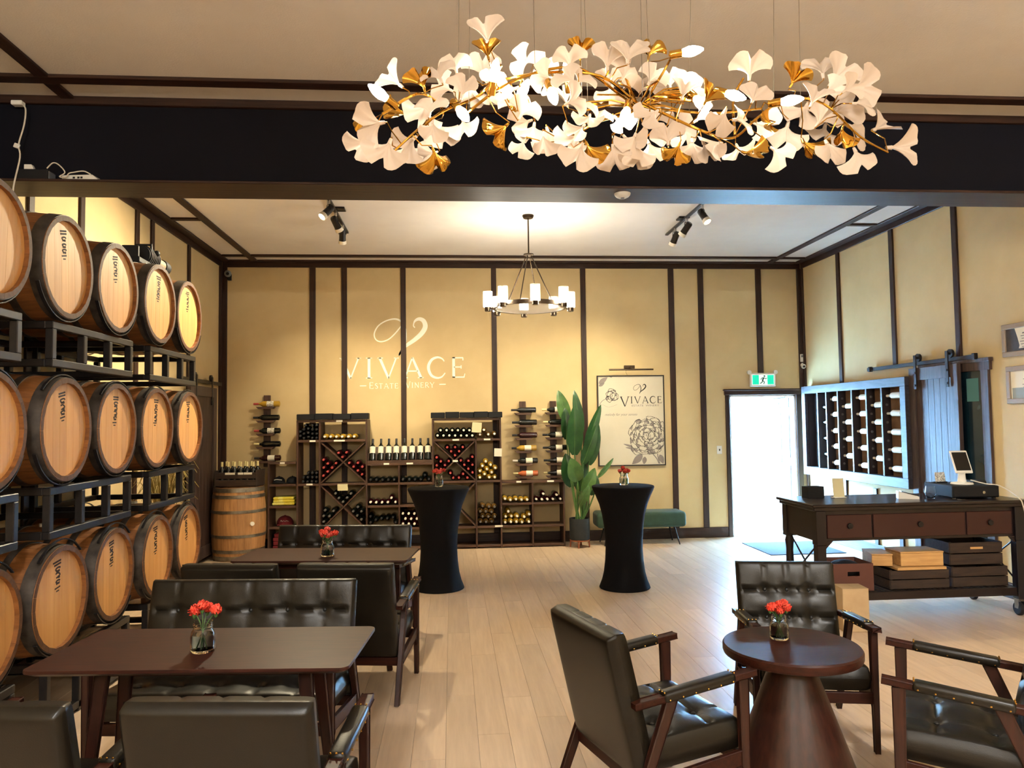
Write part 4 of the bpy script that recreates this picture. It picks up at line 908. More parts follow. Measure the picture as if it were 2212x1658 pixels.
def blade(t, tip, base, w, dy, m, bend=.0):
    P = lambda q, y: Vector(((q[0] - 228) * .00139, y, .372 + (1300 - q[1]) * .00139)); A = P(base, dy * .6); B = P(tip, dy); n, k = 15, 7; pts = []; w *= .00139
    d = (B - A); L = d.length; side = Vector((d.z, 0, -d.x)).normalized(); nrm = side.cross(d.normalized())
    if nrm.y > 0: nrm = -nrm
    for i in range(n):
        s = i / (n - 1); ww = w * .5 * (math.sin(PI * min(1, s * .97 + .03) ** .78) ** .7) + .002
        c = A + d * s + nrm * (bend * math.sin(PI * s * .9)) * .6
        for j in range(k):
            v = -1 + 2 * j / (k - 1); pts.append(c + side * (v * ww) + nrm * (abs(v) * ww * .28 + .004 * math.sin(s * 60 + j) * abs(v)))
    mb = MB(); mb.grid(pts, n, k); mb.grid([p - nrm * .002 for p in pts], n, k); lf = mb.build('leaf', m, t, 60)
    MB().tube([A + d * s + nrm * (bend * math.sin(PI * s * .9) * .6 + .002) for s in [i / 8 for i in range(9)]], .0055, 6, r2=.001).build('midrib', 'leaf_light', lf)
    r0 = random.uniform(0, 6); g = Vector((.05 * math.cos(r0), .05 * math.sin(r0), .34))
    MB().tube(smooth_path([g, (g + A) / 2 + Vector((A.x * .15, 0, .02)), A, A + d * .1], 4), .011, 7, r2=.006).build('stem', 'leaf_light', t)
for tip, base, w, dy, m in (((50, 92), (130, 400), 120, .06, 'leaf_light'), ((215, 90), (265, 520), 100, .14, 'leaf_green'), ((185, 238), (185, 705), 150, -.1, 'leaf_green'), ((110, 260), (120, 560), 100, .02, 'leaf_green'),
        ((458, 233), (300, 640), 90, .04, 'leaf_green'), ((425, 380), (330, 805), 135, .08, 'leaf_green'), ((400, 420), (262, 790), 110, -.08, 'leaf_green'), ((140, 728), (205, 950), 150, -.13, 'leaf_light'), ((105, 690), (165, 1005), 165, .0, 'leaf_green'),
        ((375, 828), (270, 1060), 120, -.06, 'leaf_light'), ((400, 900), (330, 1085), 120, .03, 'leaf_green'), ((572, 745), (415, 925), 44, .06, 'leaf_light'), ((310, 985), (225, 1168), 85, -.12, 'leaf_light'), ((300, 780), (230, 1050), 110, .1, 'leaf_green')):
    blade(t, tip, base, w, dy, m, .05)

# ------------------------------------------------------------------ ginkgo leaf chandelier (positions relative to its middle)
LEAF = [(-0.57,-0.08,0.24,110,0.089,0),(-0.56,-0.13,0.14,100,0.060,1),(-0.89,-0.03,0.08,135,0.081,0),(-0.78,-0.11,0.05,100,0.065,1),(-0.73,-0.14,0.06,110,0.078,0),(-0.67,-0.03,0.15,100,0.072,0),(-0.56,0.13,0.22,90,0.087,0),(-0.43,0.10,0.22,180,0.075,0),(-0.33,0.08,0.21,70,0.075,0),(-0.27,-0.09,0.15,100,0.070,0),(-0.21,0.01,0.23,90,0.063,1),(-0.13,-0.07,0.17,95,0.090,0),(-0.06,-0.10,0.16,80,0.079,0),(-0.29,-0.13,0.06,135,0.074,0),(-0.22,-0.09,0.08,60,0.075,0),(-0.08,0.14,0.18,100,0.082,0),(0.00,0.11,0.17,60,0.076,0),(-0.32,0.10,0.12,225,0.086,0),(-0.54,0.10,0.15,90,0.075,0),(-0.63,-0.10,0.03,70,0.070,0),(-0.75,-0.06,-0.02,80,0.076,0),(-0.72,0.04,0.09,160,0.069,0),(-0.61,0.07,0.06,250,0.075,0),(-0.54,0.11,0.06,300,0.081,0),(-0.89,0.12,0.00,200,0.076,1),(-0.96,-0.13,-0.13,180,0.083,0),(-1.01,0.03,-0.04,170,0.054,1),(-0.80,0.05,-0.03,240,0.089,0),(-1.01,0.00,-0.17,230,0.082,0),(-0.91,-0.10,-0.23,250,0.093,0),(-0.85,-0.01,-0.16,220,0.082,0),(-0.75,-0.13,-0.16,260,0.069,0),(-0.71,0.14,-0.06,300,0.092,0),(-0.63,0.12,-0.05,280,0.076,0),(-0.77,0.02,-0.18,210,0.063,0),(-0.73,-0.06,-0.23,290,0.071,1),(-0.84,0.13,-0.14,280,0.076,0),(-0.51,0.02,-0.09,230,0.078,1),(-0.43,0.12,-0.02,200,0.076,0),(-0.38,0.11,-0.07,260,0.081,0),(-0.44,0.00,-0.16,240,0.058,0),(-0.36,-0.03,-0.16,270,0.072,0),(-0.32,0.03,-0.12,290,0.079,0),(-0.26,-0.02,-0.15,230,0.082,0),(-0.25,-0.11,-0.23,250,0.079,0),(-0.19,-0.06,-0.20,290,0.076,1),(-0.07,0.10,-0.16,280,0.086,0),(-0.07,-0.15,-0.20,250,0.073,0),(-0.25,-0.15,-0.03,30,0.073,0),(-0.10,0.04,0.06,250,0.074,0),(-0.16,-0.07,-0.04,70,0.071,0),(-0.41,0.01,0.01,60,0.073,0),(-0.49,-0.01,0.04,200,0.077,0),(-0.24,-0.05,-0.12,230,0.067,0),(-0.26,0.16,0.12,120,0.072,0),(-0.21,-0.10,-0.10,250,0.065,0),(-0.07,-0.03,-0.08,300,0.072,0),(-0.03,-0.10,-0.22,270,0.070,0),(-0.45,0.04,0.05,100,0.074,0),(-0.37,-0.07,0.08,160,0.066,0),(-0.04,-0.05,0.19,80,0.079,0),(0.07,0.08,0.28,85,0.067,1),(-0.05,-0.06,0.12,60,0.073,0),(0.07,0.02,0.15,60,0.070,0),(0.10,0.13,0.16,30,0.079,0),(0.37,-0.13,0.12,90,0.081,0),(0.38,-0.14,-0.00,60,0.066,0),(0.56,-0.09,0.10,60,0.068,1),(0.74,0.08,0.23,90,0.093,0),(0.80,0.04,0.19,55,0.101,0),(0.83,-0.08,0.07,10,0.087,0),(0.73,-0.05,0.06,0,0.078,0),(0.62,-0.10,0.02,60,0.077,0),(0.78,-0.01,0.02,30,0.094,0),(0.78,-0.15,-0.03,0,0.075,0),(0.74,0.06,0.03,60,0.082,0),(0.67,0.13,0.03,240,0.100,0),(1.02,0.15,0.01,20,0.090,0),(0.89,0.08,-0.04,340,0.103,0),(1.11,0.15,-0.07,0,0.106,0),(0.75,-0.15,-0.24,290,0.080,0),(0.69,-0.07,-0.18,280,0.088,0),(0.77,0.15,-0.04,250,0.095,0),(0.68,0.09,-0.12,290,0.083,1),(0.74,-0.03,-0.11,260,0.064,1),(0.61,0.14,-0.05,260,0.095,0),(0.56,0.04,-0.15,320,0.081,0),(0.53,0.10,-0.02,330,0.088,0),(0.44,-0.07,-0.08,200,0.054,1),(0.39,-0.10,-0.21,330,0.072,1),(0.37,-0.02,-0.17,280,0.069,0),(0.21,-0.12,-0.21,290,0.076,0),(0.24,-0.04,-0.03,30,0.074,0),(0.23,0.15,-0.00,20,0.079,0),(0.18,-0.05,-0.18,270,0.078,0),(0.08,-0.16,-0.23,250,0.061,1),(0.21,-0.15,-0.18,190,0.075,0),(0.07,-0.11,-0.13,90,0.067,0),(0.13,0.09,-0.09,270,0.078,0),(0.04,-0.04,-0.18,290,0.079,0),(-0.03,-0.07,-0.21,260,0.078,0),(-0.06,-0.13,-0.19,300,0.076,0),(0.12,0.15,0.06,60,0.079,0),(0.22,-0.02,0.07,40,0.089,0),(0.36,-0.09,-0.07,10,0.077,0),(-0.01,-0.14,-0.10,220,0.071,0),(0.21,-0.14,-0.01,60,0.066,1),(0.13,-0.11,0.03,80,0.072,0),(0.13,0.06,0.15,100,0.071,0),(0.26,-0.11,-0.10,250,0.081,0),(0.73,-0.15,0.04,40,0.061,0)]
BRANCH = [[(-0.5,0,0.15),(-0.57,0,0.07),(-0.71,0,-0.01),(-0.8,0,-0.11),(-0.88,0,-0.19)],[(-0.54,0,0.11),(-0.34,0,0.12),(-0.15,0,0.09),(0.0,0,0.01),(0.14,0,0.02),(0.31,0,0.01),(0.45,0,0.0)],[(0.0,0,0.0),(0.21,0,-0.09),(0.36,0,-0.09),(0.47,0,0.0),(0.56,0,0.05),(0.67,0,0.01),(0.82,0,-0.1),(0.97,0,-0.13)],[(-0.26,0,-0.12),(-0.15,0,-0.03),(0.0,0,0.01),(0.07,0,0.1),(0.11,0,0.17)],[(-0.64,0,-0.02),(-0.47,0,0.08),(-0.25,0,0.12),(-0.08,0,0.05),(0.0,0,0.01),(-0.09,0,-0.08)],[(-0.92,0,-0.06),(-0.8,0,0.02),(-0.73,0,0.02),(-0.71,0,-0.01)],[(0.36,0,-0.09),(0.38,0,0.07),(0.41,0,0.14)],[(0.0,0,0.01),(-0.05,0,0.11),(-0.12,0,0.18)]]
BULB = [(-0.93,0.0,0.0),(-0.64,0.0,-0.05),(-0.53,0.0,0.08),(-0.42,0.0,0.07),(-0.33,0.0,-0.01),(-0.07,0.0,-0.06),(0.17,0.0,0.17),(0.34,0.0,0.03),(0.53,0.0,0.0),(-0.26,0.0,0.14),(0.2,0.0,-0.02)]

GC = Vector((.69, 2.6, 2.78))
lamp = thing('leaf_chandelier', 'long chandelier of white porcelain and gold ginkgo leaves with glowing bulbs', 'chandelier', GC[:])
def leaf_mesh(m, seed, curl, cup, spread=1.2):
    rr = random.Random(seed); n, k = 19, 7; F = []; B = []; ph = rr.random() * 6
    for i in range(n):
        a = (-1 + 2 * i / (n - 1)) * spread
        Rm = (1 - .42 * math.exp(-((a - .05) / .12) ** 2)) * (1 - .2 * abs(a / spread) ** 5) * (1 + .03 * math.sin(9 * a + ph))
        for j in range(k):
            s = j / (k - 1); r = .05 + (Rm - .05) * s; aa = a * (.25 + .75 * s ** .8)
            x, y = r * math.sin(aa) * .92, r * math.cos(aa) * .9 + .1 * s * 0
            z = curl * (s ** 2) * .35 + cup * (a / spread) ** 2 * s * .34 + .022 * math.sin(a * 11 + ph) * s + .05 * math.sin(2.2 * a + ph) * s
            th = .035 * (1 - .5 * s) * (1 if abs(i - n // 2) < n // 2 and j < k - 1 else .3)
            F.append((x, y, z + th)); B.append((x, y, z - th))
    mb = MB(); mb.grid(F, n, k); mb.grid(B, n, k); q = []; 
    edge = [i * k + k - 1 for i in range(n)]; o = n * k
    mb.f += [(edge[i], edge[i + 1], edge[i + 1] + o, edge[i] + o) for i in range(n - 1)] + [(j, j + 1, j + 1 + o, j + o) for j in range(k - 1)] + [((n - 1) * k + j, (n - 1) * k + j + 1, (n - 1) * k + j + 1 + o, (n - 1) * k + j + o) for j in range(k - 1)] + [(i * k, (i + 1) * k, (i + 1) * k + o, i * k + o) for i in range(n - 1)]
    mb.mi += [0] * (len(mb.f) - len(mb.mi)); mb.lathe([(.05, -.08), (.07, .1)], 8, Matrix.Rotation(-PI / 2, 4, 'X'))
    return mb.mesh('leaf', m, 60)
LV = [leaf_mesh('porcelain', i, c, u, sp) for i, (c, u, sp) in enumerate(((.5, .5, 1.2), (-.5, .7, 1.15), (.9, -.4, 1.25), (.2, 1.3, .95), (-.2, -.6, 1.2)))]
LG = [leaf_mesh('gold', 9 + i, c, u, sp) for i, (c, u, sp) in enumerate(((.8, 1.0, 1.1), (-.6, -.8, 1.2)))]
rr = random.Random(11); twigs = [[] for _ in BRANCH]; BP = []
for bi, b in enumerate(BRANCH):
    sp_ = smooth_path([(p[0], .06 * math.sin(bi * 2.1 + i * 1.3), p[2]) for i, p in enumerate(b)], 5); BP.append(sp_)
def near_branch(q):
    best = None
    for bi, pts in enumerate(BP):
        for p in pts:
            d = (p - q).length
            if best is None or d < best[0]: best = (d, bi, p)
    return best
for x, y, z, a, s, g in LEAF:
    s *= 1.24
    d = Vector((math.cos(R(a)), rr.uniform(-.45, .45), math.sin(R(a)))).normalized(); n = Vector((rr.uniform(-.5, .5), -1, rr.uniform(-.6, .6))); n = (n - d * n.dot(d)).normalized(); sd = d.cross(n)
    base = Vector((x, y, z)) - d * s * .52
    o = ob('leaf', (rr.choice(LG) if g else rr.choice(LV)), lamp); M = Matrix((sd, d, n)).transposed().to_4x4(); M.translation = base
    o.matrix_local = M @ Matrix.Scale(s, 4); k = near_branch(base - d * .02)
    mid = (base + k[2]) / 2 + Vector((rr.uniform(-.01, .01), rr.uniform(-.02, .02), rr.uniform(-.015, .015)))
    twigs[k[1]].append([k[2], mid, base - d * .015, base])
for bi, pts in enumerate(BP):
    mb = MB(); mb.tube(pts, .0055, 6, r2=.004)
    for tw in twigs[bi]: mb.tube(tw, .0022, 5)
    mb.build('branch', 'gold', lamp)
mb = MB()
for i in range(26):
    a = rr.uniform(0, 2 * PI); e = rr.uniform(-.6, .6); mb.tube([(0, 0, .01), (.1 * math.cos(a), .1 * math.sin(a), .06 * math.sin(e) + .02), (.2 * math.cos(a), .16 * math.sin(a), .1 * math.sin(e))], .0035, 5)
mb.build('hub', 'gold', lamp)
BULBM = MB().lathe([(.011, 0), (.013, .01), (.0185, .03), (.0175, .048), (.011, .068), (.004, .08), (0, .082)], 16, cap=False).mesh('bulb', 'bulb_glow', 60)
SOCK = MB().lathe([(.0, -.04), (.013, -.04), (.015, -.035), (.015, .004), (.012, .006)], 14).mesh('socket', 'gold', 40)
for i, p in enumerate(BULB):
    q = Vector((p[0], (-.09, -.04, -.1, .02, -.11, -.08, -.1, -.06, -.1, .0, -.1)[i], p[2])); a = (150, 300, 80, 60, 280, 250, 8, 330, 0, 100, 300)[i]
    d = Vector((math.cos(R(a)), -.5, math.sin(R(a)))).normalized() if i != 6 else Vector((.97, -.2, .12)).normalized()
    so = ob('socket', SOCK, lamp, (q - d * .04)[:], d.to_track_quat('Z', 'Y').to_euler()); ob('bulb', BULBM, so)
    k = near_branch(q - d * .08); MB().tube([k[2], (k[2] + q - d * .08) / 2 + Vector((0, 0, .015)), q - d * .08], .003, 5).build('arm', 'gold', lamp)
for x, y, x2 in ((-.66, .03, -.64), (-.62, -.05, -.60), (-.38, .02, -.38), (-.2, 0, -.2), (-.18, .05, -.19), (.02, .0, .02), (.03, .04, .04), (.2, -.03, .22), (.53, .02, .55), (.6, -.02, .62)):
    k = min((p for pts in BP for p in pts), key=lambda p: abs(p.x - x) + abs(p.z) * .1); MB().tube([k, (x2, y, ZC - GC.z - .02)], .0011, 5).build('suspension_wire', 'wire', lamp)
MB().span((-.75, -.12, ZC - GC.z - .035), (.75, .12, ZC - GC.z - .001), .006).build('ceiling_canopy', 'white_plastic', lamp, 0)

# ------------------------------------------------------------------ ring chandelier
rc = thing('ring_chandelier', 'bronze ring chandelier with eight glowing glass cylinders in the rear half of the room', 'chandelier', (.838, 7.82, 0))
MB().lathe([(0, ZC - .035), (.05, ZC - .033), (.062, ZC - .012), (.062, ZC - .001)], 24).build('ceiling_canopy', 'bronze', rc)
MB().cyl((0, 0, 3.63), .008, .42, 10).build('rod', 'bronze', rc)
MB().lathe([(0, 3.41), (.03, 3.412), (.055, 3.425), (.055, 3.435), (.02, 3.445), (0, 3.445)], 20).build('hub', 'bronze', rc)
MB().lathe([(.365, 2.845), (.392, 2.845), (.392, 2.89), (.365, 2.89)], 64, closed=True).build('ring', 'bronze', rc, 30)
MB().lathe([(0, 2.846), (.362, 2.846), (.362, 2.852), (0, 2.852)], 48).build('diffuser_disc', 'frosted', rc)
for i in range(4):
    a = PI / 4 + i * PI / 2 + .3; MB().tube([(.03 * math.cos(a), .03 * math.sin(a), 3.415), (.24 * math.cos(a), .24 * math.sin(a), 2.95), (.27 * math.cos(a), .27 * math.sin(a), 2.87), (.375 * math.cos(a), .375 * math.sin(a), 2.868)], .006, 8).build('support_arm', 'bronze', rc)
CUP = MB().lathe([(0, -.045), (.03, -.045), (.034, -.04), (.034, .0), (0, .0)], 20).mesh('cup', 'bronze')
SHD = MB().lathe([(.05, .0), (.05, .165), (.047, .165), (.047, .003), (.0, .003), (.0, .0)], 24, cap=False, closed=True).mesh('glass_cylinder', 'frosted', 40)
RB_ = MB().lathe([(.012, .0), (.015, .03), (.026, .06), (.026, .085), (.012, .108), (0, .11)], 16, cap=False).mesh('bulb', 'ring_glow', 60)
RBF = MB().lathe([(.012, .0), (.015, .03), (.026, .06), (.026, .085), (.012, .108), (0, .11)], 16, cap=False).mesh('bulb', 'ring_glow_added', 60)
for i in range(8):
    a = i * PI / 4 + .03; p = (.445 * math.cos(a), .445 * math.sin(a), 2.862); c = ob('cup', CUP, rc, p); ob('glass_cylinder', SHD, c, (0, 0, .001)); ob('bulb', RB_, c, (0, 0, .008))
    MB().tube([(.388 * math.cos(a), .388 * math.sin(a), 2.862), (.42 * math.cos(a), .42 * math.sin(a), 2.845)], .009, 8).build('stub', 'bronze', rc)

# ------------------------------------------------------------------ track lights
def track(x, y0, y1, heads, label, yplate, power=TRACK_W, col=WARM):
    t = thing('track_light', label, 'track light', (x, 0, ZC), 0, 'black ceiling track lights')
    MB().span((-.018, y0, -.045), (.018, y1, -.022), .003).build('rail', 'black_steel', t, 0); MB().span((-.06, yplate - .06, -.022), (.1 if x < 0 else .06, yplate + .06, -.001), .004).build('power_plate', 'black_steel', t, 0)
    for k, (y, d, *ex) in enumerate(heads):
        d = Vector(d).normalized(); h = ob('spot_head', None, t, (0, y, -.045))
        MB().cyl((0, 0, -.022), .016, .045, 14).build('adapter', 'chrome', h); p = Vector((0, 0, -.1))
        sd = d.cross(Vector((0, 0, 1))).normalized() * .04
        MB().tube([p + sd, Vector((0, 0, -.045)) + sd * .8, Vector((0, 0, -.04)), Vector((0, 0, -.045)) - sd * .8, p - sd], .004, 6).build('yoke', 'black_steel', h)
        q = d.to_track_quat('Z', 'Y').to_matrix().to_4x4(); q.translation = p - d * .06
        MB().lathe([(.0, 0), (.026, .0), (.034, .012), (.036, .12), (.04, .13)], 20, q).build('can', 'black_steel', h)
        MB().lathe([(.04, .128), (.044, .165), (.036, .165), (.033, .13)], 20, q, closed=True).build('snoot', 'cap_white', h); MB().lathe([(0, .131), (.033, .131), (.033, .136), (0, .138)], 20, q).build('lens', 'spot_glow', h)
        l = bpy.data.lights.new('spot', 'SPOT'); l.energy = power * (ex[0] if ex else 1); l.color = col; l.spot_size = R(ex[1] if ex else 85); l.spot_blend = .9; l.shadow_soft_size = .06 if power == TRACK_W else .2
        lo = ob('spot_lamp', l, h, (p + d * .115)[:], d.to_track_quat('-Z', 'Y').to_euler())
        KIDS[h.name].remove(lo)
track(-1.17, 6.9, 8.48, ((7.20, (-1.2, -.9, -1.6), 2.6, 140), (7.62, (1.3, 2.5, -2.8), 1, 78), (8.12, (-.3, 2, -2.6), 1, 78)), 'black track light on the left of the rear ceiling with three spot heads', 7.62)
track(2.55, 6.9, 8.47, ((7.22, (1, -1.3, -2.6)), (7.72, (-1.65, 2.4, -2.8), 1, 78), (8.13, (-.7, 2, -2.6), 1, 78)), 'black track light on the right of the rear ceiling with three spot heads', 7.85)
# unseen track lights added behind the viewer to brighten the front half
track(-.9, -1.6, .6, ((-.9, (-.75, .5, .3), .65, 110), (.2, (-.3, .7, -.95), .5, 75)), 'added unseen black track light on the front ceiling, left', -.4, TRACK_ADDED, SOFT)
track(2.2, -1.6, .6, ((-.9, (.6, .6, .15), 1, 110), (.2, (.3, .7, -.95), .8, 75)), 'added unseen black track light on the front ceiling, right', -.4, TRACK_ADDED, SOFT)
for x in (-.9, 2.6):  # unseen copies with stronger bulbs, added to throw light on the front ceiling
    r2 = copy_tree(rc); [setattr(b_, 'data', RBF) for c_ in KIDS[r2.name] for b_ in KIDS.get(c_.name, ()) if b_.name.startswith('bulb')]; r2.location = (x, -2.4, 0); r2['label'] = 'added unseen bronze ring chandelier lighting the front half, ' + ('left' if x < 0 else 'right')

# ------------------------------------------------------------------ right wall: bottle cabinet, sliding door, certificates
cab = thing('bottle_cabinet', 'wall cabinet with weathered frame and rows of lying labelled bottles beside the doorway', 'cabinet', (0, 0, 0))
CX0, CX1 = 4.885, 5.003
MB().span((CX1 - .012, 7.70, .97), (CX1, 9.33, 1.99)).build('back_panel', 'cabinet_back', cab, 0); MB().span((CX1 - .012, 9.34, .97), (CX1, 9.56, 1.99)).build('back_panel', 'cabinet_white', cab, 0); MB().span((CX1 - .012, 9.575, .97), (CX1, 9.87, 1.99)).build('back_panel', 'cabinet_dark', cab, 0)
MB().span((CX0 - .02, 7.60, 1.975), (CX1, 9.97, 2.075), .004).build('frame_top', 'cabinet_wood', cab, 0); MB().span((CX0 - .02, 7.60, .865), (CX1, 9.97, .975), .004).build('frame_bottom', 'cabinet_wood', cab, 0)
MB().span((CX0 - .02, 9.875, .975), (CX1, 9.97, 1.975), .004).build('frame_stile', 'cabinet_wood', cab, 0); MB().span((CX0 - .02, 7.60, .975), (CX1, 7.70, 1.975), .004).build('frame_stile', 'cabinet_wood', cab, 0)
DV = [9.565, 9.335, 9.045, 8.715, 8.395, 8.08]
for y in DV:
    MB().span((CX0 + .008, y - .012, .975), (CX1 - .012, y + .012, 1.975)).build('divider', 'cabinet_dark', cab, 0); MB().span((CX0, y - .014, .975), (CX0 + .008, y + .014, 1.975), .002).build('divider_edge', 'cabinet_wood', cab, 0)
MB().span((CX0 + .02, 9.86, .975), (CX1 - .012, 9.874, 1.975)).build('divider', 'cabinet_dark', cab, 0)
odd = [1.88, 1.68, 1.47, 1.27, 1.06]; even = [1.78, 1.58, 1.37, 1.16]; cn = ['first', 'second', 'third', 'fourth', 'fifth', 'sixth']
bays = [(9.335, 9.565, even, 'glass_dark', 'cap_black', None), (9.045, 9.335, odd, 'glass_dark', 'cap_white', LP), (8.715, 9.045, even, 'glass_dark', 'cap_white', LP), (8.395, 8.715, odd, 'glass_rose', 'cap_white', LP), (8.08, 8.395, even, 'glass_dark', 'cap_white', LP), (7.70, 8.08, odd, 'glass_pale', 'cap_white', LP)]
for bi, (a, b, zs, g, c, lab) in enumerate(bays):
    h = min(.30, b - a - .035)
    for k, z in enumerate(zs): bottle(g, c, (CX0 + .062, a + .018 + (.045 if bi == 5 else 0), z), (R(-90), R(-60) if lab else 0, 0), '%s bottle, wall cabinet %s column from the doorway, %s' % ('dark' if not lab else 'pale-labelled', cn[bi], ORD.get(len(zs), ['topmost', 'second from the top', 'third from the top', 'lowest'])[k]), 'bottles in the wall cabinet', lab=lab, h=h, r=.037, zlab=(.02, h * .62), a=1.3)
# small pale corks of the dark bottles seen through the dividers
for y, zs in ((9.045, odd), (8.395, odd), (8.08, even)):
    for z in zs: MB().cyl((CX0 + .055, y - .017, z), .014, .01, 10, 'Y').build('cork_hole', 'cap_gray', cab)
# window behind the sliding door
wn = struct(ob('window_1', None))
for a, b in (((4.975, 6.50, .05), (5.004, 6.60, 2.10)), ((4.975, 7.36, .05), (5.004, 7.46, 2.10)), ((4.97, 6.47, 2.07), (5.004, 7.49, 2.17))): MB().span(a, b, .004).build('window_frame', 'barn_frame', wn, 0)
MB().span((4.955, 6.455, 2.15), (5.004, 7.505, 2.185), .004).build('cornice', 'barn_frame', wn, 0)
MB().span((4.985, 6.60, .05), (4.995, 7.36, 2.07)).build('pane', 'teal_glass', wn, 0); MB().span((4.982, 6.64, 1.78), (4.986, 6.80, 2.0)).build('curtain', 'teal_cloth', wn, 0)
bd = struct(ob('door_3', None)); y0, y1 = 6.83, 7.60; n = 6; zb, zt = .06, 2.155; xd = 4.93
for i in range(n): MB().span((xd, y0 + .1 + i * (y1 - y0 - .2) / n + .001, zb), (xd + .024, y0 + .1 + (i + 1) * (y1 - y0 - .2) / n - .001, zt), .002).build('board', 'barn_wood', bd, 0)
for a, b in (((xd - .018, y0, zb), (xd + .024, y0 + .1, zt)), ((xd - .018, y1 - .1, zb), (xd + .024, y1, zt)), ((xd - .018, y0 + .1, zt - .13), (xd, y1 - .1, zt)), ((xd - .018, y0 + .1, zb), (xd, y1 - .1, zb + .14))): MB().span(a, b, .003).build('door_frame', 'barn_frame', bd, 0)
MB().span((4.945, 6.60, 2.185), (4.957, 8.45, 2.225), .002).build('rail', 'black_steel', bd, 0)
for y in (6.72, 7.3, 7.9, 8.35): MB().cyl((4.98, y, 2.205), .012, .05, 10, 'X').build('standoff', 'black_steel', bd)
for y in (6.62, 8.38): MB().span((4.925, y - .02, 2.175), (4.965, y + .02, 2.235), .004).build('end_stop', 'black_steel', bd, 0)
for y in (6.96, 7.47):
    MB().cyl((4.945, y, 2.262), .045, .024, 24, 'X').build('roller', 'black_steel', bd); MB().span((4.898, y - .02, 1.93), (4.908, y + .02, 2.29), .002).tube([(4.905, y, 2.262), (4.945, y, 2.262)], .012, 8).build('hanger', 'black_steel', bd)
    for z in (1.97, 2.1): MB().cyl((4.896, y, z), .012, .012, 8, 'X').build('bolt', 'black_steel', bd)
# framed certificates
def frame(y0, y1, z0, z1, label, kind):
    t = thing('certificate_frame', label, 'picture frame', (XR, 0, 0), 0, 'framed certificates on the right wall'); w = .045
    for a, b in (((-.025, y0, z0), (-.002, y1, z0 + w)), ((-.025, y0, z1 - w), (-.002, y1, z1)), ((-.025, y0, z0 + w), (-.002, y0 + w, z1 - w)), ((-.025, y1 - w, z0 + w), (-.002, y1, z1 - w))): MB().span(a, b, .004).build('frame_bar', 'silver_frame', t, 0)
    MB().span((-.012, y0 + w, z0 + w), (-.008, y1 - w, z1 - w)).build('certificate', 'photo_dark' if kind else 'paper', t, 0)
    mb = MB()
    if kind: 
        P = [(y1 - .15, z1 - w), (y1 - .18, z1 - .13), (y1 - .2, z1 - .2), (y1 - .19, z0 + w + .02), (y0 + w, z0 + w + .03), (y0 + w, z1 - w)]
        mb.prism(P, .0015, Matrix(((0, 0, -1, -.0121), (1, 0, 0, 0), (0, 1, 0, 0), (0, 0, 0, 1)))); mb.build('torn_sheet', 'paper', t, 0); mb = MB()
    for k in range(6): mb.box((-.0142, (y0 + y1) / 2 - .02 - .01 * (k % 3), z1 - w - .05 - k * .024), (.001, .16 if k else .1, .006 if k else .012))
    mb.build('printed_lines', 'ink_gray', t, 0)
    if not kind: MB().box((-.0125, (y0 + y1) / 2, z0 + .09), (.001, y1 - y0 - 2 * w - .03, .1)).build('printed_block', 'paper_gray', t, 0)
frame(5.78, 6.316, 2.166, 2.458, 'upper framed certificate with a dark photo on the right wall', True)
frame(5.80, 6.285, 1.745, 2.079, 'lower framed certificate of white paper on the right wall', False)
t = thing('thermostat', 'small white keypad on the corner post above the doorway', 'keypad', (4.965, YB - .03, 2.49)); MB().box((0, -.008, 0), (.055, .016, .11), b=.004).build('case', 'white_plastic', t); MB().box((0, -.017, .025), (.04, .002, .03)).build('display', 'gray_plastic', t)
t = thing('dome_camera', 'small round white camera below the keypad on the corner post', 'camera', (4.97, YB - .03, 2.37)); MB().ball((0, -.03, 0), .034, 16, 10).build('shell', 'white_plastic', t); MB().cyl((-.008, -.062, -.005), .016, .008, 12, 'Y').build('lens', 'black_plastic', t); MB().cyl((0, -.006, .02), .03, .012, 14, 'Y').build('mount', 'white_plastic', t)

# ------------------------------------------------------------------ counter on casters
QX0, QX1, QY0, QY1 = 2.865, 4.72, 5.74, 6.42
ct = thing('counter', 'dark wooden service counter on casters with drawers and an open lower shelf', 'counter', (0, 0, 0))
MB().span((QX0, QY0, .925), (QX1, QY1, .95), .005).build('countertop', 'espresso', ct, 0); MB().span((QX0 + .02, QY0 + .02, .895), (QX1 - .02, QY1 - .02, .925), .004).build('top_moulding', 'espresso', ct, 0)
MB().span((QX0 + .05, QY0 + .06, .65), (QX1 - .05, QY1 - .05, .895)).build('apron_box', 'espresso', ct, 0)
for x in (QX0 + .04, QX1 - .12):
    for y in (QY0 + .03, QY1 - .11):
        mb = MB(); mb.span((x, y, .62), (x + .085, y + .08, .895), .004); mb.lathe([(.036, .2), (.038, .26), (.026, .3), (.034, .36), (.03, .5), (.038, .58), (.028, .62)], 16, Matrix.Translation((x + .042, y + .04, 0))) if y > 6 else mb.span((x + .005, y + .005, .2), (x + .08, y + .075, .62), .004)
        mb.span((x + .004, y + .004, .14), (x + .08, y + .076, .22), .004); mb.build('leg', 'espresso_z', ct, 20)
        k = MB().lathe([(.045, -.018), (.055, -.01), (.055, .01), (.045, .018)], 20, Matrix.Translation((x + .042, y + .06, .055)) @ Matrix.Rotation(PI / 2, 4, 'Y')).build('caster_wheel', 'rubber', ct)
        MB().span((x + .012, y + .03, .06), (x + .018, y + .07, .135)).span((x + .066, y + .03, .06), (x + .072, y + .07, .135)).span((x + .01, y + .02, .13), (x + .074, y + .08, .14)).build('caster_fork', 'chrome', k, 0)
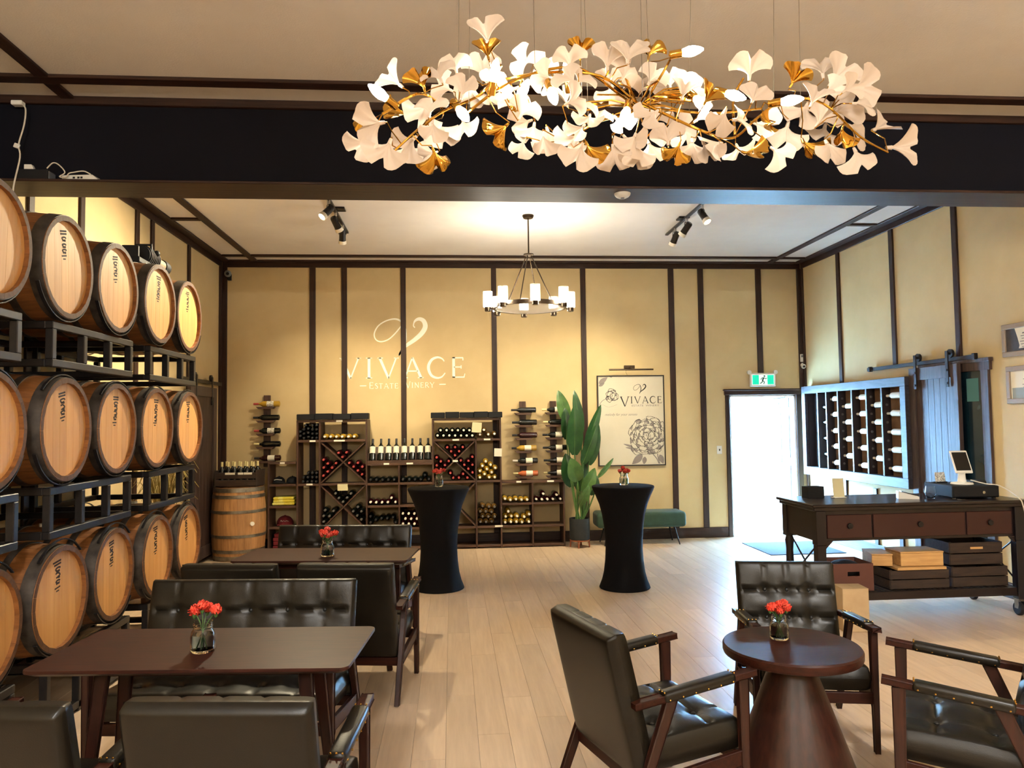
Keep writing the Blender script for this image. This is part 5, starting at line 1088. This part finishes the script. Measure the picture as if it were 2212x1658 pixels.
for x in (QX0 + .1, QX1 - .13): MB().prism([(0, 0), (.06, 0), (0, -.06)], .02, Matrix(((1 if x < 4 else -1, 0, 0, x + .025), (0, 0, 1, QY0 + .05), (0, 1, 0, .65), (0, 0, 0, 1)))).build('corner_bracket', 'espresso', ct, 0)
xs = [QX0 + .13, 3.385, 4.185, QX1 - .13]
for i in range(3):
    d = MB().span((xs[i] + .008, QY0 + .045, .672), (xs[i + 1] - .008, QY0 + .062, .86), .004).build('drawer', 'drawer_wood', ct, 0)
    MB().lathe([(.0, .02), (.022, .018), (.024, .01), (.012, 0)], 14, Matrix.Translation(((xs[i] + xs[i + 1]) / 2, QY0 + .045, .77)) @ Matrix.Rotation(PI / 2, 4, 'X')).build('knob', 'black_steel', d)
for y in (QY0 + .05, QY1 - .09): MB().span((QX0 + .12, y, .17), (QX1 - .115, y + .035, .235), .004).build('shelf_rail', 'espresso', ct, 0)
for x in (QX0 + .06, QX1 - .1): MB().span((x, QY0 + .1, .17), (x + .035, QY1 - .1, .235), .004).build('shelf_rail', 'espresso', ct, 0)
nw = 30
for i in range(nw):
    x = QX0 + .14 + (QX1 - QX0 - .3) * i / (nw - 1); MB().span((x - .015, QY0 + .08, .225), (x + .015, QY1 - .08, .237)).build('shelf_slat', 'espresso_z', ct, 0)
for x in (QX0 + .075, QX1 - .085):
    MB().tube([(x, QY0 + .08, .63), (x, QY1 - .08, .25)], .007, 8).build('cross_brace', 'black_steel', ct); MB().tube([(x + .016, QY0 + .08, .25), (x + .016, QY1 - .08, .63)], .007, 8).build('cross_brace', 'black_steel', ct)
# things on the counter
t = thing('card_holder', 'small black box at the left end of the counter', 'box', (3.12, 6.24, .951), R(6))
for a, b in (((-.075, -.05, 0), (.075, .05, .006)), ((-.075, -.05, .006), (.075, -.044, .1)), ((-.075, .044, .006), (.075, .05, .1)), ((-.075, -.044, .006), (-.069, .044, .1)), ((.069, -.044, .006), (.075, .044, .1))): MB().span(a, b).build('panel', 'black_plastic', t, 0)
t = thing('menu_card', 'upright cream price card on the counter beside the black box', 'card', (3.33, 6.20, .951), R(5))
MB().box((0, 0, .085), (.105, .004, .165), (R(-6), 0, 0)).build('sheet', 'paper_cream', t, 0); MB().span((-.055, -.03, 0), (.055, .03, .008), .002).build('stand', 'white_plastic', t, 0)
mb = MB()
for k in range(7): mb.box((0, -.0035 + (.02 + k * .02) * .105 - .004, .02 + k * .02), (.075, .001, .004), (R(-6), 0, 0))
mb.build('printed_lines', 'ink_soft', t, 0)
t = thing('card_terminal', 'white payment terminal with a black screen lying on the counter', 'card terminal', (3.84, 6.02, .951), R(-20))
MB().prism([(-.08, 0), (.08, 0), (.08, .02), (-.08, .065)], .085, Matrix(((1, 0, 0, 0), (0, 0, -1, .042), (0, 1, 0, 0), (0, 0, 0, 1)))).build('body', 'white_plastic', t, 30)
MB().box((.005, 0, .046), (.12, .07, .004), (0, R(15.7), 0)).build('screen', 'screen', t, 0)
t = thing('wine_glass', 'empty stemless wine glass on the counter', 'glass', (4.02, 5.98, .951))
MB().lathe([(0, .0), (.026, .0), (.03, .006), (.042, .035), (.044, .06), (.036, .105), (.0345, .105), (.042, .06), (.04, .036), (.027, .01), (0, .008)], 28, cap=False).build('bowl', 'clear_glass', t, 60)
t = thing('keys', 'bunch of keys lying on the counter before the cash drawer', 'keys', (4.17, 5.84, .951)); MB().tube([(.014 * math.cos(a), .014 * math.sin(a), .003) for a in [i * PI / 6 for i in range(12)]], .0015, 5, True).build('ring', 'chrome', t)
for a in (0, 1.2, 2.4): MB().box((.03 * math.cos(a), .03 * math.sin(a), .004 + a * .002), (.045, .012, .002), (0, 0, a), .0005).build('key', 'chrome', t, 0)
t = thing('cash_drawer', 'flat black cash drawer on the counter under the tablet stand', 'cash drawer', (4.36, 6.08, .951), R(-3))
MB().span((-.2, -.2, .012), (.2, .2, .11), .006).build('case', 'black_plastic', t, 0); MB().span((-.19, -.206, .02), (.19, -.2, .09), .003).build('drawer_front', 'black_plastic', t, 0); MB().cyl((.06, -.21, .055), .012, .01, 14, 'Y').build('lock', 'chrome', t)
for x in (-.17, .17):
    for y in (-.17, .17): MB().cyl((x, y, .006), .015, .012, 10).build('foot', 'rubber', t)
t = thing('tablet_stand', 'white tablet point-of-sale screen on a round stand', 'tablet', (4.33, 6.02, 1.062), R(8))
MB().lathe([(0, 0), (.085, 0), (.088, .006), (.08, .016), (.03, .022), (0, .022)], 32).build('base', 'white_plastic', t); MB().lathe([(.035, .018), (.03, .06), (.028, .1), (.0, .1)], 20).build('neck', 'white_plastic', t)
sc_ = MB().box((0, 0, 0), (.15, .012, .205), b=.008).build('tablet', 'white_plastic', t, 30, (-.01, -.01, .19), (R(-24), 0, R(-12))); MB().box((0, -.0065, .003), (.125, .001, .165)).build('screen', 'screen', sc_, 0)
t = thing('leaflet_holder', 'small holder of printed cards on the cash drawer behind the tablet', 'card holder', (4.26, 6.20, 1.063), R(10)); MB().box((0, 0, .045), (.1, .012, .09), (R(-8), 0, 0), .002).build('cards', 'label_white', t, 0); MB().span((-.05, -.03, 0), (.05, .03, .01), .002).build('tray', 'black_plastic', t, 0)
t = thing('receipt_printer', 'low black printer at the right end of the counter', 'printer', (4.65, 6.30, .951)); MB().span((-.06, -.08, 0), (.06, .08, .12), .01).build('case', 'black_plastic', t, 20); MB().span((-.045, -.082, .07), (.045, -.08, .074)).build('paper_slot', 'paper', t, 0)
cp = [(4.38, 5.98, 1.1), (4.44, 5.88, 1.075), (4.52, 5.82, 1.06), (4.6, 5.728, .972), (4.63, 5.715, .9), (4.67, 5.71, .66), (4.74, 5.72, .56), (4.82, 5.78, .46)]
tag(MB().tube(smooth_path(cp, 5), .0045, 6).build('power_cable', 'cable_white'), 'white cable falling from the tablet stand over the counter edge', 'cable')
# crates and boxes on the lower shelf
def crate(loc, w, d, h, m, label, n=2, rz=0, handle=True):
    t = thing('wooden_crate', label, 'crate', loc, rz, 'wooden crates under the counter'); sh = h / n
    for y in (-d / 2, d / 2):
        for k in range(n): MB().box((0, y, sh * (k + .5)), (w, .012, sh * .9), b=.002).build('slat', m, t, 0)
    for x in (-w / 2, w / 2):
        for k in range(n): MB().box((x, 0, sh * (k + .5)), (.012, d, sh * .9), b=.002).build('slat', m, t, 0)
    for x in (-w / 2 + .014, w / 2 - .014):
        for y in (-d / 2 + .014, d / 2 - .014): MB().box((x, y, h / 2), (.016, .016, h)).build('corner_post', m, t, 0)
    MB().box((0, 0, .005), (w - .02, d - .02, .01)).build('bottom_board', m, t, 0); return t
SZ = .239
crate((3.80, 6.0, SZ), .50, .32, .155, 'crate_dark', 'dark slatted crate in the middle of the counter shelf under the pine boxes')
crate((4.33, 6.02, SZ), .48, .34, .165, 'crate_dark', 'dark slatted crate at the right of the counter shelf, lower of two')
c2 = crate((4.34, 6.06, SZ + .167), .46, .32, .19, 'crate_dark', 'dark slatted crate stacked at the right of the counter shelf, upper of two'); MB().box((.0, -.17, .14), (.11, .003, .018)).build('name_plate', 'crate_pine', c2, 0)
def pine(loc, d, rz, label):
    t = thing('pine_box', label, 'box', loc, rz); MB().box((0, 0, d[2] * .44), (d[0], d[1], d[2] * .86), b=.003).build('body', 'crate_pine', t, 0); MB().box((0, 0, d[2] * .94), (d[0] + .006, d[1] + .006, d[2] * .1), b=.002).build('lid', 'crate_pine', t, 0)
t = thing('pine_board', 'thin pine board across the dark crate under the counter', 'board', (3.80, 5.98, SZ + .156), 0); MB().span((-.2, -.165, 0), (.22, .165, .022), .002).build('panel', 'crate_pine', t, 0)
pine((3.84, 5.97, SZ + .18), (.36, .24, .12), R(-2), 'pale pine wine box under the counter, nearer the middle')
pine((3.55, 6.02, SZ + .18), (.16, .26, .10), R(-14), 'narrower pale pine box leaning left of the pine wine box under the counter')
t = thing('storage_box', 'brown storage box with a hand hole on the counter shelf', 'box', (3.24, 5.98, SZ), R(-2)); w, d, h = .33, .30, .22
mb = MB(); mb.span((-w / 2, -d / 2, 0), (w / 2, -d / 2 + .006, .12)); mb.span((-w / 2, -d / 2, .155), (w / 2, -d / 2 + .006, h)); mb.span((-w / 2, -d / 2, .12), (-.05, -d / 2 + .006, .155)); mb.span((.05, -d / 2, .12), (w / 2, -d / 2 + .006, .155)); mb.build('front_panel', 'box_brown', t, 0)
for a, b in (((-w / 2, d / 2 - .006, 0), (w / 2, d / 2, h)), ((-w / 2, -d / 2 + .006, 0), (-w / 2 + .006, d / 2 - .006, h)), ((w / 2 - .006, -d / 2 + .006, 0), (w / 2, d / 2 - .006, h)), ((-w / 2, -d / 2, -.0), (w / 2, d / 2, .006))): MB().span(a, b).build('panel', 'box_brown', t, 0)
MB().ball((0, 0, .16), .12, 16, 8, (1.1, 1, .55)).build('dark_bundle', 'black_felt', t)
t = thing('cardboard_box', 'pale cardboard box standing on the floor behind the round table armchair', 'box', (3.13, 5.62, 0), R(-6)); MB().span((-.14, -.09, 0), (.06, .09, .325), .003).build('carton', 'cardboard', t, 0)
for x0, x1 in ((-.14, -.041), (-.039, .06)): MB().span((x0, -.09, .326), (x1, .09, .329)).build('flap', 'cardboard', t, 0)
tag(MB().span((3.80, 8.70, .0005), (4.75, 9.60, .009), .003).build('door_mat', 'mat_blue', smooth=0), 'flat blue-grey mat on the floor inside the doorway', 'mat')

# ------------------------------------------------------------------ back wall: logo, poster, exit sign, switch
YW = YB - .0005
to_wall = lambda x, z, h: (x, YW - h, z)
lg = thing('wall_logo', 'pale VIVACE Estate Winery logo, projected light painted as colour on the back wall', 'logo', (0, 0, 0))
mb = MB(); swash(mb, -.70, 2.855, .50, to_wall); mb.build('emblem', 'painted_logo_light', lg, 0)
mb = MB(); serif(mb, 'VIVACE', -1.50, 2.255, .282, to_wall, gap=.215); mb.build('word', 'painted_logo_light', lg, 0)
mb = MB(); serif(mb, 'E', -1.115, 2.115, .088, to_wall); serif(mb, 'state', -1.035, 2.117, .088, to_wall, gap=.17, small=.8); serif(mb, 'W', -.67, 2.12, .088, to_wall); serif(mb, 'inery', -.545, 2.124, .088, to_wall, gap=.17, small=.8); mb.build('tagline', 'painted_logo_light', lg, 0)
mb = MB(); ribbon(mb, [(-1.235, 2.155), (-1.15, 2.156)], .012, .001, to_wall); ribbon(mb, [(-.165, 2.166), (-.078, 2.167)], .012, .001, to_wall); mb.build('dashes', 'painted_logo_light', lg, 0)
# poster
PX0, PX1, PZ0, PZ1 = 2.012, 2.958, 1.012, 2.266
po = thing('framed_poster', 'large framed VIVACE poster with ink drawings of peonies on the back wall', 'poster', (0, 0, 0)); w = .014
for a, b in (((PX0, YB - .035, PZ0), (PX1, YB - .002, PZ0 + w)), ((PX0, YB - .035, PZ1 - w), (PX1, YB - .002, PZ1)), ((PX0, YB - .035, PZ0 + w), (PX0 + w, YB - .002, PZ1 - w)), ((PX1 - w, YB - .035, PZ0 + w), (PX1, YB - .002, PZ1 - w))): MB().span(a, b).build('frame_bar', 'black_frame', po, 0)
MB().span((PX0 + w, YB - .022, PZ0 + w), (PX1 - w, YB - .004, PZ1 - w)).build('sheet', 'poster_paper', po, 0)
PP = lambda a, b, h=0: (PX0 + (a - 120) / 1085 * (PX1 - PX0), YB - .0222 - h, PZ1 - (b - 145) / 1410 * (PZ1 - PZ0))     # poster drawing units
tp = lambda x, y, h: PP(x, -y, h)
mb = MB(); swash(mb, 805, -350, 145, tp, .0006); mb.build('emblem', 'ink_black', po, 0)
mb = MB(); serif(mb, 'V', 487, -632, 155, tp, .0006); serif(mb, 'IVACE', 650, -585, 108, tp, .0006, gap=.2); mb.build('title', 'ink_black', po, 0)
t1 = text_mesh('ESTATE  WINERY', .036, 'tag_text', 'ink_gray', .0003); o = ob('subtitle', t1, po, PP(895, 622, .0003), (R(90), 0, 0)); o.scale = (1.42, 1, 1)
t2 = text_mesh('melody for your senses', .048, 'motto_text', 'ink_gray', .0003, shear=.35); ob('motto', t2, po, PP(495, 757, .0003), (R(90), 0, 0))
def peony(cx, cy, Rr, N, name, clip, sz, seed):
    fill = MB(); line = MB(); shade = MB(); tone = MB(); rr3 = random.Random(seed); C2 = lambda p: (min(p[0], clip), p[1])
    for i in range(N):
        f = i / N; a = i * 2.39996 + rr3.uniform(-.3, .3); ro = Rr * .8 * math.sqrt(max(0, 1 - f)) * rr3.uniform(.93, 1.04); r = Rr * (sz + .1 * (1 - f)) * rr3.uniform(.85, 1.2)
        px, py = cx + ro * math.cos(a), cy + ro * .95 * math.sin(a); ca, sa = math.cos(a), math.sin(a); P = []; m = 25; k1 = rr3.uniform(0, 6); ry = rr3.uniform(.6, .85)
        for j in range(m):
            u = 2 * PI * j / (m - 1); q = r * (1 + .09 * math.sin(3 * u + k1) + .05 * math.sin(7 * u + 2 * k1)); x, y = q * ry * math.cos(u), q * 1.15 * math.sin(u); P.append(C2((px + x * ca - y * sa, py + x * sa + y * ca)))
        ctr = C2((px - .5 * r * ca, py - .5 * r * sa))
        if px - r > clip: continue
        hh = .0004 + i * .00005; fill.add([PP(*C2((px, py)), hh)] + [PP(*p, hh) for p in P], [(0, q + 1, q + 2) for q in range(m - 1)])
        f3 = lambda x, y, h, hh=hh: PP(x, y, hh + .00001 + h); ribbon(line, P, [3 + 3.5 * abs(math.sin(q * .5 + k1)) for q in range(m)], .00001, f3)
        at = lambda p, v: (ctr[0] + (p[0] - ctr[0]) * v, ctr[1] + (p[1] - ctr[1]) * v)
        for q in range(m - 1):
            if math.sin(2 * PI * (q + .5) / (m - 1)) > .25 and math.cos(2 * PI * (q + .5) / (m - 1)) > -.4: tone.add([PP(*P[q], hh + .000012), PP(*P[q + 1], hh + .000012), PP(*at(P[q + 1], .62 + .12 * math.sin(q + k1)), hh + .000012), PP(*at(P[q], .62 + .12 * math.sin(q - 1 + k1)), hh + .000012)], [(0, 1, 2, 3)])
            out = math.cos(2 * PI * q / (m - 1)); L = rr3.uniform(.15, .5)
            if out < .2: ribbon(shade, [at(P[q], 1), at(P[q], 1 - L)], [8, 1.5], .00003, f3)
            else: ribbon(shade, [at(P[q], .98), at(P[q], .98 - L * .4)], [4.5, 1], .00003, f3)
            if q % 2 and out > -.2: ribbon(shade, [at(P[q], .15), at(P[q], .15 + L)], [5, 1], .00003, f3)
    fill.build(name + '_petals', 'poster_paper', po, 0); tone.build(name + '_shading', 'ink_soft', po, 0); line.build(name + '_outline', 'ink_black', po, 0); shade.build(name + '_hatching', 'ink_black', po, 0)
leafm = MB(); linem = MB()
def sketch_leaf(x0, y0, x1, y1, wd):
    n = 10; L = []; Rt = []; dx, dy = x1 - x0, y1 - y0; l = math.hypot(dx, dy)
    for i in range(n + 1):
        s = i / n; k = wd * math.sin(PI * s ** .8); L.append((x0 + dx * s - dy / l * k, y0 + dy * s + dx / l * k)); Rt.append((x0 + dx * s + dy / l * k, y0 + dy * s - dx / l * k))
    P = [(min(a, 1180), min(b, 1530)) for a, b in L + Rt[::-1]]; leafm.add([PP(a, b, .0002) for a, b in P], [tuple(range(len(P)))])
    f3 = lambda x, y, h: PP(min(x, 1180), min(y, 1530), .0003 + h); ribbon(linem, L, 5, .00005, f3); ribbon(linem, Rt, 5, .00005, f3)
    for i in range(1, n): ribbon(linem, [((L[i][0] + Rt[i][0]) / 2, (L[i][1] + Rt[i][1]) / 2), Rt[i]], [6, 2], .00005, f3); ribbon(linem, [(x0 + dx * (i - .6) / n, y0 + dy * (i - .6) / n), L[i]], [2, 1], .00005, f3)
for a in ((830, 1390, 660, 1530, 50), (870, 1420, 850, 1535, 34), (760, 1340, 640, 1300, 36), (700, 1270, 530, 1215, 14), (690, 1290, 560, 1270, 10), (1110, 1390, 1165, 1530, 40), (150, 270, 290, 175, 34), (150, 310, 240, 260, 22)): sketch_leaf(*a)
f3 = lambda x, y, h: PP(min(x, 1180), min(y, 1530), .0003 + h)
for q in ([(1000, 1380), (1060, 1450), (1095, 1530)], [(1075, 1370), (1085, 1450), (1110, 1530)]): ribbon(linem, sp2(q, 4), 14, .00005, f3)
ribbon(linem, sp2([(150, 605), (200, 540), (280, 500)], 4), 8, .00005, f3); ribbon(linem, sp2([(150, 640), (200, 600), (300, 640), (440, 600)], 4), 2.5, .00005, f3); ribbon(linem, sp2([(330, 160), (350, 175), (365, 160)], 3), 10, .00005, f3)
leafm.build('drawn_leaves', 'ink_soft', po, 0); linem.build('drawn_lines', 'ink_gray', po, 0)
peony(925, 1080, 340, 52, 'peony', 1182, .17, 5)
peony(345, 458, 100, 9, 'bud', 1182, .42, 2)
pl = thing('picture_light', 'slim brass picture light above the poster', 'picture light', (2.475, YB, 2.37)); MB().span((-.075, -.025, -.01), (.075, -.002, .035), .003).build('mount_plate', 'bronze', pl, 0); MB().tube([(-.31, -.12, -.03), (.31, -.12, -.03)], .012, 10).build('lamp_tube', 'bronze', pl); MB().tube([(0, -.02, .01), (0, -.08, .012), (0, -.12, -.03)], .006, 8).build('arm', 'bronze', pl); MB().tube([(-.04, -.004, -.01), (-.05, -.004, -.06), (-.03, -.004, -.1)], .002, 5).build('cord', 'bronze', pl)
# exit sign
ex = thing('exit_sign', 'green running-man exit sign above the doorway', 'exit sign', (4.365, YB - .06, 2.185))
MB().box((0, .0, 0), (.37, .035, .19), b=.006).build('case', 'white_plastic', ex, 20); MB().box((0, -.019, 0), (.325, .003, .145)).build('face', 'sign_white', ex, 0)
for x in (-.108, .108): MB().box((x, -.0215, 0), (.092, .002, .132), b=.0009).build('green_panel', 'sign_green', ex, 0)
mb = MB(); f3 = lambda x, y, h: (x, -.0206 - h, y)
for q, w_ in (([(.008, .026), (-.004, .0), (-.008, -.012)], .016), ([(-.008, -.012), (.014, -.026), (.006, -.05)], .01), ([(-.008, -.012), (-.016, -.036), (-.038, -.042)], .01), ([(.01, .024), (.03, .01), (.045, .018)], .008), ([(.006, .024), (-.018, .018), (-.026, .0)], .008)): ribbon(mb, q, w_, .001, f3)
mb.cyl((.016, -.0211, .042), .010, .001, 14, 'Y'); o = mb.build('running_figure', 'sign_figure', ex, 0); o.scale = (1.25, 1, 1.2)
for x in (-.19, .19): MB().cyl((x, .0, .105), .03, .03, 14, 'Y').build('side_lamp', 'white_plastic', ex)
MB().box((0, .035, .06), (.3, .045, .05)).build('wall_bracket', 'white_plastic', ex, 0)
t = thing('light_switch', 'white light switch plate on the wall left of the doorway', 'light switch', (3.735, YB, 1.21)); MB().box((0, -.004, 0), (.072, .008, .115), b=.002).build('plate', 'white_plastic', t, 0); MB().box((0, -.011, 0), (.012, .014, .025), (R(20), 0, 0)).build('toggle', 'black_plastic', t, 0)

# ------------------------------------------------------------------ things on the lintel ledge
LZ = 3.2625
t = thing('wifi_router', 'white flat router on the ledge of the dark lintel', 'router', (-2.41, 5.02, LZ), R(-6)); MB().prism([(-.11, 0), (.13, 0), (.09, .032), (-.11, .032)], .09, Matrix(((1, 0, 0, 0), (0, 0, -1, .045), (0, 1, 0, 0), (0, 0, 0, 1)))).build('case', 'white_plastic', t, 20)
for x in (-.03, .0, .02): MB().box((x, -.046, .014), (.014, .002, .012)).build('port', 'black_plastic', t, 0)
t = thing('modem_box', 'black modem box on the lintel ledge left of the router', 'modem', (-2.70, 5.03, LZ)); MB().span((-.11, -.05, 0), (.09, .05, .07), .004).build('case', 'black_plastic', t, 0); MB().box((.092, 0, .035), (.003, .08, .05)).build('end_cap', 'gray_plastic', t, 0)
t = thing('power_adapter', 'small white plug adapter lying on the black modem box', 'adapter', (-2.73, 5.0, LZ + .0705)); MB().prism([(-.03, 0), (.03, 0), (.015, .03), (-.03, .03)], .03, Matrix(((1, 0, 0, 0), (0, 0, -1, .015), (0, 1, 0, 0), (0, 0, 0, 1)))).build('case', 'white_plastic', t, 20)
cp = [(-2.62, 4.99, 3.34), (-2.58, 4.985, 3.375), (-2.54, 4.98, 3.36), (-2.50, 4.975, 3.31), (-2.53, 4.97, 3.28), (-2.49, 4.965, 3.275), (-2.47, 4.965, 3.30), (-2.44, 4.97, 3.31), (-2.38, 4.97, 3.318), (-2.34, 4.98, 3.30)]
tag(MB().tube(smooth_path(cp, 5), .004, 6).build('network_cable', 'cable_white'), 'thin white cable looping between modem and router on the ledge', 'cable')
cp = [(-2.80, 5.03, 3.78), (-2.765, 5.0, 3.73), (-2.765, 4.985, 3.62), (-2.79, 4.975, 3.49), (-2.775, 4.965, 3.4), (-2.80, 4.945, 3.2), (-2.80, 4.935, 3.05), (-2.81, 4.93, 2.93)]
t = thing('hanging_cord', 'white cord hanging from the plug at the left end of the lintel', 'cable', (0, 0, 0)); MB().tube(smooth_path(cp, 5), .005, 6).build('cord', 'cable_white', t); MB().box((-2.83, 5.03, 3.785), (.07, .05, .03), b=.005).build('plug', 'white_plastic', t, 0); MB().box((-2.80, 4.972, 3.48), (.035, .015, .03), (0, R(20), 0), .003).build('inline_switch', 'white_plastic', t, 0)
t = thing('smoke_detector', 'round white smoke detector under the dark lintel', 'smoke detector', (1.215, 5.07, 3.243)); MB().lathe([(0, -.032), (.03, -.032), (.045, -.024), (.055, -.012), (.058, -.001), (0, -.001)], 28, cap=False).build('case', 'white_plastic', t); MB().lathe([(0, -.036), (.012, -.036), (.014, -.032)], 14).build('test_button', 'gray_plastic', t)
